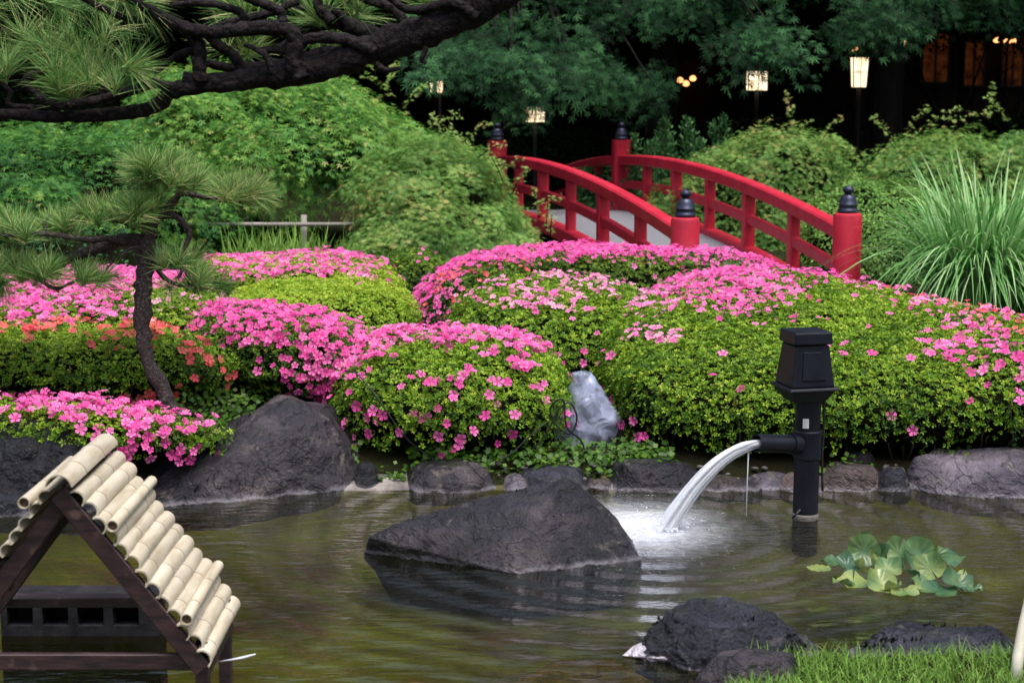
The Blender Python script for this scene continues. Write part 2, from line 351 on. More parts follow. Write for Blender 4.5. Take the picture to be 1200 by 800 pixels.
M['mortar'] = simple("pale_mortar", (.07, .06, .055), .85, c2=(.3, .27, .25), sc=9, bs=.7, bscale=35, bd=.01)

def emis(name, c, s, c2=None):
    m, n, l, b = nm(name); e = n.new("ShaderNodeEmission"); e.inputs[1].default_value = s
    if c2:
        t = noi(n, l, 6, 3); r = ramp(n, [(.3, c), (.7, c2)]); l.new(t.outputs["Fac"], r.inputs[0]); l.new(r.outputs[0], e.inputs[0])
    else: e.inputs[0].default_value = (*c, 1)
    l.new(e.outputs[0], n["Material Output"].inputs[0]); return m
M['lamp_paper'] = emis("lit_lamp_paper", (1, .66, .36), 1.5, (1, .86, .62))
M['lamp_white'] = emis("lit_lamp_glass", (1, .7, .45), 1.6)
M['window'] = emis("dim_warm_window", (.05, .01, .004), .09, (.4, .11, .03))
M['window_lamp'] = emis("warm_ceiling_lamp", (1, .4, .15), 2.0)

def ground_mat():
    m, n, l, b = nm("garden_soil_and_moss")
    t = noi(n, l, 1.3, 6, .6); r = ramp(n, [(.35, (.012, .009, .006)), (.55, (.02, .022, .009)), (.75, (.02, .04, .01))])
    l.new(t.outputs["Fac"], r.inputs[0]); l.new(r.outputs[0], b.inputs["Base Color"]); b.inputs["Roughness"].default_value = .95; b.inputs["Specular IOR Level"].default_value = .05
    t2 = noi(n, l, 30, 6, .7); bump(n, l, b, t2.outputs["Fac"], .8, .03); return m
def bed_mat():
    m, n, l, b = nm("algae_on_pond_bed")
    t = noi(n, l, 2.2, 6, .62, dist=.5); r = ramp(n, [(.3, (.028, .022, .008)), (.45, (.075, .07, .018)), (.6, (.15, .155, .032)), (.78, (.27, .28, .075))])
    l.new(t.outputs["Fac"], r.inputs[0]); t3 = noi(n, l, 3.1, 3, .5); r3 = ramp(n, [(.6, (0, 0, 0)), (.7, (.6, .6, .6))]); l.new(t3.outputs["Fac"], r3.inputs[0])
    mx_ = n.new("ShaderNodeMixRGB"); mx_.inputs[2].default_value = (.13, .045, .03, 1); l.new(r3.outputs[0], mx_.inputs[0]); l.new(r.outputs[0], mx_.inputs[1])
    l.new(mx_.outputs[0], b.inputs["Base Color"]); b.inputs["Roughness"].default_value = .9
    t2 = noi(n, l, 12, 6, .7); bump(n, l, b, t2.outputs["Fac"], .6, .03); return m
SPL = atz(772, 622)                      # where the spout's water lands
def water_mat():
    m, n, l, b = nm("pond_water"); n.remove(b)
    g = n.new("ShaderNodeNewGeometry")
    def N(sc, d, ro, st, dist=0):
        mp = n.new("ShaderNodeMapping"); mp.inputs["Scale"].default_value = st; l.new(g.outputs["Position"], mp.inputs[0])
        t = n.new("ShaderNodeTexNoise"); t.inputs["Scale"].default_value = sc; t.inputs["Detail"].default_value = d; t.inputs["Roughness"].default_value = ro
        t.inputs["Distortion"].default_value = dist; l.new(mp.outputs[0], t.inputs["Vector"]); return t.outputs["Fac"]
    # rings spreading from the splash
    sb = n.new("ShaderNodeVectorMath"); sb.operation = 'SUBTRACT'; sb.inputs[1].default_value = tuple(SPL); l.new(g.outputs["Position"], sb.inputs[0])
    ns = n.new("ShaderNodeTexNoise"); ns.inputs["Scale"].default_value = 5; ns.inputs["Detail"].default_value = 3; l.new(g.outputs["Position"], ns.inputs["Vector"])
    sc_ = n.new("ShaderNodeVectorMath"); sc_.operation = 'SCALE'; sc_.inputs["Scale"].default_value = .05; l.new(ns.outputs["Color"], sc_.inputs[0])
    ad = n.new("ShaderNodeVectorMath"); ad.operation = 'ADD'; l.new(sb.outputs[0], ad.inputs[0]); l.new(sc_.outputs[0], ad.inputs[1])
    ln = n.new("ShaderNodeVectorMath"); ln.operation = 'LENGTH'; l.new(ad.outputs[0], ln.inputs[0])
    ln0 = n.new("ShaderNodeVectorMath"); ln0.operation = 'LENGTH'; l.new(sb.outputs[0], ln0.inputs[0])
    mu = n.new("ShaderNodeMath"); mu.operation = 'MULTIPLY'; mu.inputs[1].default_value = 40; l.new(ln.outputs["Value"], mu.inputs[0])
    sn = n.new("ShaderNodeMath"); sn.operation = 'SINE'; l.new(mu.outputs[0], sn.inputs[0])
    fo = n.new("ShaderNodeMapRange"); fo.inputs["From Min"].default_value = .1; fo.inputs["From Max"].default_value = 2.9; fo.inputs["To Min"].default_value = 1; fo.inputs["To Max"].default_value = .0
    l.new(ln0.outputs["Value"], fo.inputs["Value"])
    sq = n.new("ShaderNodeMath"); sq.operation = 'POWER'; sq.inputs[1].default_value = 1.6; l.new(fo.outputs[0], sq.inputs[0])
    rm = n.new("ShaderNodeMath"); rm.operation = 'MULTIPLY'; l.new(sn.outputs[0], rm.inputs[0]); l.new(sq.outputs[0], rm.inputs[1])
    p = bump(n, l, None, rm.outputs[0], 1.0, .012)
    # near the splash the surface is choppy all over
    ch = N(17, 4, .6, (.7, 1.5, 1)); cm = n.new("ShaderNodeMath"); cm.operation = 'MULTIPLY'; l.new(ch, cm.inputs[0]); l.new(sq.outputs[0], cm.inputs[1])
    p = bump(n, l, None, cm.outputs[0], 1.0, .022, p)
    p = bump(n, l, None, N(6.5, 3, .5, (.6, 1.9, 1), .4), 1.0, .009, p)
    p = bump(n, l, None, N(2.2, 2, .5, (.7, 1.4, 1)), 1.0, .006, p)
    p = bump(n, l, None, N(24, 2, .5, (.6, 1.6, 1), .3), 1.0, .0022, p)
    fr = n.new("ShaderNodeFresnel"); fr.inputs["IOR"].default_value = 1.36; l.new(p, fr.inputs["Normal"])
    fm = n.new("ShaderNodeMath"); fm.operation = 'MULTIPLY_ADD'; fm.inputs[1].default_value = 1.35; fm.inputs[2].default_value = .012; fm.use_clamp = True; l.new(fr.outputs[0], fm.inputs[0])
    gl = n.new("ShaderNodeBsdfGlossy"); gl.inputs["Roughness"].default_value = .03; l.new(p, gl.inputs["Normal"])
    tr0 = n.new("ShaderNodeBsdfTransparent"); tr0.inputs[0].default_value = (.6, .62, .37, 1); mud = n.new("ShaderNodeBsdfDiffuse"); mud.inputs[0].default_value = (.045, .046, .010, 1)
    tr = n.new("ShaderNodeMixShader"); tr.inputs[0].default_value = .04; l.new(tr0.outputs[0], tr.inputs[1]); l.new(mud.outputs[0], tr.inputs[2])
    mix = n.new("ShaderNodeMixShader"); l.new(fm.outputs[0], mix.inputs[0]); l.new(tr.outputs[0], mix.inputs[1]); l.new(gl.outputs[0], mix.inputs[2])
    # white froth where the jet lands
    fq = n.new("ShaderNodeMapRange"); fq.inputs["From Min"].default_value = .03; fq.inputs["From Max"].default_value = .46; fq.inputs["To Min"].default_value = 1.05; fq.inputs["To Max"].default_value = 0
    st = n.new("ShaderNodeVectorMath"); st.operation = 'MULTIPLY'; st.inputs[1].default_value = (.95, .8, 1); l.new(sb.outputs[0], st.inputs[0])
    sh = n.new("ShaderNodeVectorMath"); sh.operation = 'ADD'; sh.inputs[1].default_value = (.07, -.05, 0); l.new(st.outputs[0], sh.inputs[0])
    l2 = n.new("ShaderNodeVectorMath"); l2.operation = 'LENGTH'; l.new(sh.outputs[0], l2.inputs[0]); l.new(l2.outputs["Value"], fq.inputs["Value"])
    fn = N(26, 5, .65, (1, 1, 1), .5); fa = n.new("ShaderNodeMath"); fa.operation = 'MULTIPLY_ADD'; fa.inputs[1].default_value = 1.3; fa.inputs[2].default_value = -.62; l.new(fn, fa.inputs[0])
    f2 = n.new("ShaderNodeMath"); f2.operation = 'ADD'; l.new(fa.outputs[0], f2.inputs[0]); l.new(fq.outputs[0], f2.inputs[1])
    f3 = n.new("ShaderNodeMath"); f3.operation = 'MULTIPLY'; f3.use_clamp = True; l.new(f2.outputs[0], f3.inputs[0]); l.new(fq.outputs[0], f3.inputs[1])
    f4 = n.new("ShaderNodeMath"); f4.operation = 'MULTIPLY'; f4.inputs[1].default_value = .9; f4.use_clamp = True; l.new(f3.outputs[0], f4.inputs[0])
    df = n.new("ShaderNodeBsdfDiffuse"); df.inputs[0].default_value = (.8, .83, .9, 1); l.new(p, df.inputs["Normal"])
    mx4 = n.new("ShaderNodeMixShader"); l.new(f4.outputs[0], mx4.inputs[0]); l.new(mix.outputs[0], mx4.inputs[1]); l.new(df.outputs[0], mx4.inputs[2])
    l.new(mx4.outputs[0], n["Material Output"].inputs[0]); return m
def jet_mat():
    m, n, l, b = nm("falling_water")
    t = n.new("ShaderNodeTexNoise"); t.inputs["Scale"].default_value = 1; t.inputs["Detail"].default_value = 5; t.inputs["Roughness"].default_value = .6
    a = n.new("ShaderNodeUVMap"); mp = n.new("ShaderNodeMapping"); mp.inputs["Scale"].default_value = (34, 2.0, 1); l.new(a.outputs[0], mp.inputs[0]); l.new(mp.outputs[0], t.inputs["Vector"])
    r = n.new("ShaderNodeMapRange"); r.inputs["From Min"].default_value = .38; r.inputs["From Max"].default_value = .62; r.inputs["To Min"].default_value = .5; r.inputs["To Max"].default_value = .95
    l.new(t.outputs["Fac"], r.inputs["Value"])
    b.inputs["Base Color"].default_value = (.93, .95, 1, 1); b.inputs["Roughness"].default_value = .3
    tl = n.new("ShaderNodeBsdfTranslucent"); tl.inputs[0].default_value = (.95, .97, 1, 1)
    mi = n.new("ShaderNodeMixShader"); mi.inputs[0].default_value = .35; l.new(b.outputs[0], mi.inputs[1]); l.new(tl.outputs[0], mi.inputs[2])
    tr = n.new("ShaderNodeBsdfTransparent"); mx_ = n.new("ShaderNodeMixShader")
    l.new(r.outputs[0], mx_.inputs[0]); l.new(tr.outputs[0], mx_.inputs[1]); l.new(mi.outputs[0], mx_.inputs[2]); l.new(mx_.outputs[0], n["Material Output"].inputs[0])
    bump(n, l, b, t.outputs["Fac"], .5, .004); return m
def film_mat():
    m, n, l, b = nm("clear_plastic_film")
    b.inputs["Base Color"].default_value = (.44, .49, .68, 1); b.inputs["Roughness"].default_value = .22
    t = noi(n, l, 7, 3, .5, dist=1.5); vt = n.new('ShaderNodeTexVoronoi'); vt.feature = 'DISTANCE_TO_EDGE'; vt.inputs['Scale'].default_value = 8; cc = n.new('ShaderNodeTexCoord'); nn_ = n.new('ShaderNodeMixRGB'); nn_.inputs[0].default_value = .12; l.new(cc.outputs['Object'], nn_.inputs[1]); l.new(t.outputs['Color'], nn_.inputs[2]); l.new(nn_.outputs[0], vt.inputs['Vector']); bump(n, l, b, vt.outputs['Distance'], .6, .03, bump(n, l, None, t.outputs['Fac'], .6, .02))
    r = n.new("ShaderNodeMapRange"); r.inputs["From Min"].default_value = .35; r.inputs["From Max"].default_value = .65; r.inputs["To Min"].default_value = .3; r.inputs["To Max"].default_value = .68
    l.new(t.outputs["Fac"], r.inputs["Value"]); tr = n.new("ShaderNodeBsdfTransparent"); mx_ = n.new("ShaderNodeMixShader")
    l.new(r.outputs[0], mx_.inputs[0]); l.new(tr.outputs[0], mx_.inputs[1]); l.new(b.outputs[0], mx_.inputs[2]); l.new(mx_.outputs[0], n["Material Output"].inputs[0]); return m
M['ground'] = ground_mat(); M['bed'] = bed_mat(); M['water'] = water_mat(); M['jet'] = jet_mat(); M['film'] = film_mat()

# ---------------------------------------------------------------- ground, pond bed, water
def ss(a, b, x): t = np.clip((x-a)/(b-a), 0, 1); return t*t*(3-2*t)
def inside(x, y):
    z0 = np.zeros_like(x); nz = vnoise(np.stack([x, y, z0], -1), 1.6, 5)-.5
    ynear = 2.9 + 2.15*ss(.15, .75, x)
    left = 7.41 - .38*ss(-1.2, -2.2, x) + nz*.1
    return np.minimum(np.minimum(left - y, y - ynear), np.minimum(x+4.2, 4.0-x))
def land(x, y):
    z0 = np.zeros_like(x)
    z = .07 + .06*ss(7.3, 8.3, y) + .17*ss(-.9, -1.6, x)*ss(6.9, 7.5, y) + .1*(fbm(np.stack([x, y, z0], -1), .25, 3)-.5)*ss(9, 14, y)
    return z + .02*(fbm(np.stack([x, y, z0], -1), 3, 9)-.5)
def gz(x, y):
    x = np.asarray(x, float); y = np.asarray(y, float); d = inside(x, y)
    w = ss(-.1, .12, d); bed = -.05 - .16*ss(.0, 1.0, d) + .05*(fbm(np.stack([x, y, 0*x], -1), 2, 4)-.5)
    return land(x, y)*(1-w) + bed*w
def gzs(x, y): return float(gz(np.array([x]), np.array([y]))[0])
xs = np.concatenate([-np.geomspace(5.2, 320, 26)[::-1], np.arange(-5, 5.01, .07), np.geomspace(5.2, 320, 26)])
ys = np.concatenate([-np.geomspace(1, 200, 12)[::-1], np.arange(-.5, 2.4, .4), np.arange(2.6, 13, .07), np.geomspace(13.2, 500, 40)])
X, Y = np.meshgrid(xs, ys); Z = gz(X.ravel(), Y.ravel())
V = np.stack([X.ravel(), Y.ravel(), Z], 1); nx, ny = len(xs), len(ys)
i, j = np.meshgrid(np.arange(nx-1), np.arange(ny-1)); a = (j*nx+i).ravel()
F = np.stack([a, a+1, a+nx+1, a+nx], 1)
g = np_mesh("ground", V, F, M['ground'], True); g.materials.append(M['bed'])
fz = V[F, 2].mean(1); g.polygons.foreach_set("material_index", (fz < .015).astype(np.int32))
tag(link("ground", g), kind='structure')
wm = MB(); wm.add([(-4.35, 2.7, 0), (4.15, 2.7, 0), (4.15, 7.55, 0), (-4.35, 7.55, 0)], [(0, 1, 2, 3)])
tag(wm.build("water", M['water']), kind='structure')

# ---------------------------------------------------------------- scattering
def frames(nz, tip):
    Zv = norm(nz); Yv = norm(tip - Zv*np.sum(tip*Zv, -1, keepdims=True)); return np.cross(Yv, Zv), Yv, Zv
def stamp(T, TF, pos, Xv, Yv, Zv, sc):
    N_, k = len(pos), len(T); sc = np.broadcast_to(np.asarray(sc, float), (N_,))[:, None, None]
    V = pos[:, None, :] + sc*(T[None, :, 0:1]*Xv[:, None] + T[None, :, 1:2]*Yv[:, None] + T[None, :, 2:3]*Zv[:, None])
    F = TF[None] + (np.arange(N_)*k)[:, None, None]
    return V.reshape(-1, 3), F.reshape(-1, TF.shape[1])
def leaf_star(lobes=((-105, .55), (-52, .85), (0, 1), (52, .85), (105, .55)), w=13, droop=.15):
    T, F = [(0, 0, 0)], []
    for an, ln in lobes:
        b = len(T)
        for da, rr in ((-w, .45), (0, 1), (w, .45)):
            q = math.radians(an+da); T.append((math.sin(q)*ln*rr, math.cos(q)*ln*rr, -droop*(ln*rr)**2))
        F.append((0, b, b+1, b+2))
    return np.array(T, float), np.array(F)
def rosette(n=6, up=.45):
    T, F = [], []
    for k in range(n):
        a = 2*math.pi*(k+.3*(k % 2))/n; e = up + .35*(k % 3)/2; c, s_ = math.cos(a), math.sin(a); b = len(T)
        L = 1 - .15*(k % 2); h = math.sin(e); r = math.cos(e)
        T += [(c*.1, s_*.1, 0), (c*r*.55*L - s_*.2, s_*r*.55*L + c*.2, h*.55*L+.05), (c*r*L, s_*r*L, h*L*.85), (c*r*.55*L + s_*.2, s_*r*.55*L - c*.2, h*.55*L+.05)]
        F += [(b, b+1, b+2), (b, b+2, b+3)]
    return np.array(T), np.array(F)
def flower_t(open_=.5, seed=0):
    r = random.Random(seed); T, F = [(0, 0, 0)], []
    for k in range(5):
        a = 2*math.pi*k/5 + r.uniform(-.08, .08); b = len(T); L = r.uniform(.88, 1.06)
        def P(aa, rr, z): return (math.cos(a+aa)*rr*L, math.sin(a+aa)*rr*L, z+r.uniform(-.04, .04))
        T += [P(-.5, .42, open_*.62), P(-.47, .86, open_*.84), P(0, 1.02, open_*.66), P(.47, .86, open_*.84), P(.5, .42, open_*.62), P(0, .5, open_*.5)]
        F += [(0, b, b+5), (b, b+1, b+5), (b+1, b+2, b+5), (b+2, b+3, b+5), (b+3, b+4, b+5), (b+4, 0, b+5)]
    return np.array(T), np.array(F)
STAR = leaf_star(); STAR7 = leaf_star(((-120, .4), (-80, .62), (-40, .88), (0, 1), (40, .88), (80, .62), (120, .4)), 9, .12)
ROS = rosette(); ROS2 = rosette(5, .25)
OVAL = (np.array([(0, 0, 0), (.3, .5, .04), (0, 1, 0), (-.3, .5, .04)]), np.array([(0, 1, 2), (0, 2, 3)]))

def dome(foot, top, base, n=4.0, under=.1, amp=.05, freq=2.5, seed=0, NT=220, NP=46):
    foot = smooth_path(list(foot)+[foot[0]], 6)[:-1]
    c = foot.mean(0); d = foot-c; th = np.arctan2(d[:, 1], d[:, 0]); R = np.hypot(d[:, 0], d[:, 1]); o = np.argsort(th); th, R = th[o], R[o]
    th = np.concatenate([th-2*np.pi, th, th+2*np.pi]); R = np.tile(R, 3)
    t = np.linspace(-np.pi, np.pi, NT, endpoint=False); Rt = np.interp(t, th, R)
    a = np.linspace(0, 1, NP)**1.0*np.pi/2
    # even spacing along the profile
    prof = np.stack([np.cos(a)**(2/n), np.sin(a)**(2/n)], 1); prof[-1, 0] = 0; prof[0, 1] = 0
    aa = np.linspace(0, np.pi/2, 2000); pf = np.stack([np.clip(np.cos(aa), 0, 1)**(2/n), np.sin(aa)**(2/n)], 1)
    hgt = (top if not callable(top) else float(np.mean(top(foot[:, 0], foot[:, 1]))))-base
    L = np.concatenate([[0], np.cumsum(np.hypot(np.diff(pf[:, 0])*R.mean(), np.diff(pf[:, 1])*hgt))]); q = np.linspace(0, L[-1], NP)
    cr = np.interp(q, L, pf[:, 0]); cz = np.interp(q, L, pf[:, 1])
    rr = Rt[:, None]*cr[None] - under*np.clip(1-cz/.45, 0, 1)[None]**1.5
    x = c[0] + rr*np.cos(t)[:, None]; y = c[1] + rr*np.sin(t)[:, None]
    H = top(x, y) if callable(top) else top
    z = base + (H-base)*cz[None] + 0*x
    P = np.stack([x, y, z], -1)
    def nrm(P):
        du = np.roll(P, -1, 0)-np.roll(P, 1, 0); dv = np.zeros_like(P); dv[:, 1:-1] = P[:, 2:]-P[:, :-2]; dv[:, 0] = P[:, 1]-P[:, 0]; dv[:, -1] = P[:, -1]-P[:, -2]
        nn = np.cross(du, dv); nn[:, -1] = (0, 0, 1); return norm(nn)
    Nn = nrm(P); P = P + Nn*((fbm(P, freq, seed)-.5)*2*amp)[..., None]
    return P, nrm(P)
def grid_faces(NT, NP):
    i, j = np.meshgrid(np.arange(NT), np.arange(NP-1), indexing='ij'); i2 = (i+1) % NT
    return np.stack([i*NP+j, i2*NP+j, i2*NP+j+1, i*NP+j+1], -1).reshape(-1, 4)
def sample(P, Nn, dens, r=rng):
    NT, NP, _ = P.shape; F = grid_faces(NT, NP); Pf = P.reshape(-1, 3); Nf = Nn.reshape(-1, 3)
    A = .5*np.linalg.norm(np.cross(Pf[F[:, 2]]-Pf[F[:, 0]], Pf[F[:, 3]]-Pf[F[:, 1]]), axis=1)
    n = int(A.sum()*dens); k = r.choice(len(F), n, p=A/A.sum()); u, v = r.random((2, n, 1))
    q = Pf[F[k]]; m = Nf[F[k]]
    pos = (q[:, 0]*(1-u)+q[:, 1]*u)*(1-v) + (q[:, 3]*(1-u)+q[:, 2]*u)*v
    nn = (m[:, 0]*(1-u)+m[:, 1]*u)*(1-v) + (m[:, 3]*(1-u)+m[:, 2]*u)*v
    return pos, norm(nn), A.sum()
def core(P, Nn, inset, name, parent, mat=None):  # closed inner shell for the twig mass, coloured dark as shade between leaves
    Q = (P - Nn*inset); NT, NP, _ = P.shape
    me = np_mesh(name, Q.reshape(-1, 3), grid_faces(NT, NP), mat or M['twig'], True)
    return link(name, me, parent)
def inpoly(px, py, poly):
    ins = np.zeros(len(px), bool); n = len(poly)
    for i in range(n):
        x1, y1 = poly[i]; x2, y2 = poly[(i+1) % n]
        c = ((y1 > py) != (y2 > py)) & (px < (x2-x1)*(py-y1)/(y2-y1+1e-9)+x1); ins ^= c
    return ins

flower_meshes = []
for hue in (.08, .28, .4, .6, .8, .95):
    for sd in (1, 2):
        T, F = flower_t(.5+.12*sd, sd); me = np_mesh("blossom", T, F, M['flower'], False, {"tint": np.where(np.isin(np.arange(len(F)) % 6, (0, 5)), hue*.5 if hue < .5 else hue-.07, hue)}); flower_meshes.append((hue, me))

def azalea(name, label, foot, top, patches, base=None, n=4.0, under=.12, amp=.05, dens=1500, mat='azalea', tint=(.31, .38), scale=.0185,
           scatter=0, scatter_hue='pink', seed=0, depth=.07, group="clipped azalea hedges"):
    r = np.random.default_rng(100+seed)
    dens = dens*1.75; cx, cy = np.mean(foot, 0); b = base if base is not None else gzs(cx, cy)
    o = empty(name, (cx, cy, b), label, "azalea hedge", group)
    P, Nn = dome(foot, top, b, n, under, amp, 2.2, seed)
    core(P, Nn, depth+.015, "twig_shade_core", o)  # dark shell that puts shade into the gaps between the leaves
    pos, nn, A = sample(P, Nn, dens, r)
    view = norm(np.array([0, 0, CAM_Z])-pos); face = np.sum(view*nn, 1)
    keep = (face > -.15) | (r.random(len(pos)) < .35); pos, nn = pos[keep], nn[keep]
    # sparser towards the woody foot of the hedge
    hgt = (pos[:, 2]-b)/max(.2, (np.max(P[..., 2])-b)); sparse = fbm(pos, 7, seed+3)
    keep = r.random(len(pos)) < np.clip(.02+2.1*hgt + (sparse-.5)*1.7, .05, 1); pos, nn = pos[keep], nn[keep]
    clus = fbm(pos, 9, seed+8)-.5
    off = r.random(len(pos))**1.5*-depth*1.2 + clus*.075 + .004
    pos = pos + nn*off[:, None]
    d = norm(nn + np.array([0, 0, .45]) + r.normal(0, .38, pos.shape)); tip = r.normal(0, 1, pos.shape)
    Xv, Yv, Zv = frames(d, tip); s = scale*r.uniform(.7, 1.35, len(pos))
    half = len(pos)//2; Vs, Fs, ts = [], [], []
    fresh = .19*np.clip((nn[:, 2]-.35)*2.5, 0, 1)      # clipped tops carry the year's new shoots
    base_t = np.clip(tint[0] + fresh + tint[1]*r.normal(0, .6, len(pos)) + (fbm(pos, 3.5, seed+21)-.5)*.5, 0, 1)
    off_v = 0
    for tpl, sl in ((ROS, slice(0, half)), (ROS2, slice(half, None))):
        v, f = stamp(*tpl, pos[sl], Xv[sl], Yv[sl], Zv[sl], s[sl]); Vs.append(v); Fs.append(f+off_v); off_v += len(v)
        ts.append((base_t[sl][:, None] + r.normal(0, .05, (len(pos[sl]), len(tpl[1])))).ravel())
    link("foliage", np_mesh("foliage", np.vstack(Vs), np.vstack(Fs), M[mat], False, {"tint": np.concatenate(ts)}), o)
    if cy < 8.8:
        tp, tn, _ = sample(P, Nn, 26, r)
        for q_ in range(len(tp)):
            z_ = tp[q_][2]-b
            if z_ > .3 or tn[q_][1] > .2: continue
            a_ = Vector(tp[q_]) - Vector(tn[q_])*.03; b_ = a_ - Vector(tn[q_])*.16 - Vector((0, 0, min(z_, .2))); mid_ = a_.lerp(b_, .5)+Vector(r.normal(0, .02, 3))
            tm = MB(); tm.tube([b_, mid_, a_, a_+Vector(tn[q_])*.03+Vector((0, 0, .03))], [.006, .0045, .003, .0012], 5)
            tm.build("stem", M['stem'], o)
    # blossoms
    pos, nn, A = sample(P, Nn, 2000, r); px, py = proj(pos); u = r.random(len(pos)); acc = np.zeros(len(pos)); hue = np.full(len(pos), .2)
    big = fbm(pos, 4.0, seed+40); fine = fbm(pos, 14, seed+50)
    jx = px + r.normal(0, 15, len(px)); jy = py + r.normal(0, 5, len(px))
    for poly, dn, hu in patches:
        m = inpoly(jx, jy, poly); a = np.full(len(pos), dn*2.15/2000.0)
        if dn < 520: a = a*np.clip((big-.38)*4.5, 0, 1.6)*np.clip((fine-.3)*3, .2, 1.6)
        else: a = a*np.clip((fine-.25)*3.2, .3, 1.1)
        up = m & (a > acc*0.999); acc[up] = a[up]
        hv = {'pink': r.uniform(0, .42, len(pos)), 'hot': r.uniform(0, .28, len(pos)), 'pale': r.uniform(.22, .66, len(pos)), 'salmon': r.uniform(.72, 1, len(pos)), 'mix': np.where(r.random(len(pos)) < .45, r.uniform(.72, 1, len(pos)), r.uniform(.1, .6, len(pos)))}[hu]
        hue[up] = hv[up]
    sc = (scatter*1.15/2000.0)*np.clip((big-.42)*6, 0, 2)
    new = (sc > acc); acc[new] = sc[new]; hue[new] = (r.uniform(0, .35, len(pos)) if scatter_hue == 'pink' else r.uniform(.72, 1, len(pos)))[new]
    k = u < acc; pos, nn, hue = pos[k], nn[k], hue[k]; fine = fine[k]
    if len(pos):
        pos = pos + nn*(r.uniform(-.005, .028, len(pos)) + (fine-.5)*.07)[:, None]
        view = norm(np.array([0, 0, CAM_Z])-pos)
        d = norm(nn + view*.35 + np.array([0, 0, .15]) + r.normal(0, .35, pos.shape)); Xv, Yv, Zv = frames(d, r.normal(0, 1, pos.shape)); s = np.where(pos[:, 1] < 8.3, .0205, .0165)*r.uniform(.7, 1.25, len(pos))
        score = np.linalg.norm(pos-np.array([0, 0, CAM_Z]), axis=1) - 2.5*np.clip(np.sum(view*nn, 1), -1, .6)
        order = np.argsort(score); near, rest = order[:100], order[100:]
        for q in near:
            me = min(flower_meshes[(q % 2)::2], key=lambda t: abs(t[0]-hue[q]))[1]
            f_ = bpy.data.objects.new("blossom", me); col.objects.link(f_); f_.parent = o
            mm = Matrix(((Xv[q][0], Yv[q][0], Zv[q][0]), (Xv[q][1], Yv[q][1], Zv[q][1]), (Xv[q][2], Yv[q][2], Zv[q][2]))).to_4x4()
            f_.matrix_local = Matrix.Translation(Vector(pos[q])-o.location) @ mm @ Matrix.Scale(s[q]*1.15, 4)
        if len(rest):
            Vs, Fs, ts, ov = [], [], [], 0
            for w in range(3):
                idx = rest[w::3]; T, F = flower_t(.45+.15*w, 11+w); v, f = stamp(T, F, pos[idx], Xv[idx], Yv[idx], Zv[idx], s[idx])
                Vs.append(v); Fs.append(f+ov); ov += len(v); ts.append((hue[idx][:, None] - np.where(np.isin(np.arange(len(F)) % 6, (0, 5)), .08, 0)[None]).ravel())
            fl = link("blossom_carpet", np_mesh("blossom_carpet", np.vstack(Vs), np.vstack(Fs), M['flower'], False, {"tint": np.concatenate(ts)}), o); fl['kind'] = "stuff"
    return o

def plane_top(z0, gx=0, gy=0, x0=0, y0=0): return lambda x, y: z0 + gx*(x-x0) + gy*(y-y0)

azalea("azalea_hedge", "large green clipped azalea hedge with pink patches, right behind the black spout pipe",
       [(.50, 7.72), (.95, 7.44), (2.0, 7.40), (2.9, 7.45), (3.3, 7.9), (3.0, 8.5), (2.62, 9.4), (2.2, 10.2), (1.65, 10.85), (1.0, 10.6), (.62, 9.8), (.44, 8.9), (.47, 8.2)],
       lambda x, y: .535 + .05*(y-7.6) + .015*np.sin(x*2.2) , 
       [([(700, 318), (800, 305), (900, 322), (940, 340), (900, 352), (870, 375), (800, 352)], 520, 'pink'),
        ([(905, 347), (968, 352), (965, 368), (905, 365)], 260, 'pink'),
        ([(700, 345), (800, 350), (860, 380), (880, 400), (840, 415), (760, 405), (690, 375)], 330, 'pale'),
        ([(690, 300), (920, 306), (1060, 328), (1060, 337), (900, 318), (700, 308)], 560, 'hot'),
        ([(1000, 322), (1100, 335), (1220, 365), (1220, 400), (1120, 372), (1040, 345)], 420, 'mix'),
        ([(1050, 358), (1130, 360), (1220, 380), (1220, 450), (1150, 455), (1090, 420), (1050, 385)], 300, 'pink'),
        ([(1140, 440), (1220, 440), (1220, 470), (1140, 470)], 150, 'hot')],
       n=4.5, dens=2100, scatter=22, seed=1, under=.07)
azalea("azalea_hedge", "middle clipped azalea with faded pale pink blossoms, behind the plastic bag",
       [(-.3, 9.05), (0, 8.75), (.45, 8.7), (.85, 9.2), (.85, 10.2), (.3, 10.6), (-.2, 10.3), (-.4, 9.6)],
       lambda x, y: .575+.04*(y-8.8), [([(535, 318), (760, 318), (760, 372), (640, 375), (540, 350)], 230, 'pale'), ([(560, 300), (720, 305), (720, 330), (560, 330)], 200, 'pink')],
       n=4.5, scatter=45, seed=2, dens=1900)
azalea("azalea_hedge", "long hot pink flowering azalea band in front of the red bridge",
       [(-.55, 10.0), (-.38, 9.75), (0, 10.35), (1, 10.75), (1.75, 10.95), (1.85, 11.5), (1, 11.9), (0, 11.9), (-.45, 11.4), (-.64, 10.6)],
       .665, [([(480, 280), (960, 280), (960, 312), (700, 304), (560, 312), (530, 318), (520, 390), (480, 390)], 640, 'hot'),
              ([(520, 300), (640, 298), (640, 320), (560, 325), (540, 350), (505, 380), (505, 340)], 420, 'salmon')],
       n=4.0, scatter=30, seed=3, mat='azalea_dark', dens=1700)
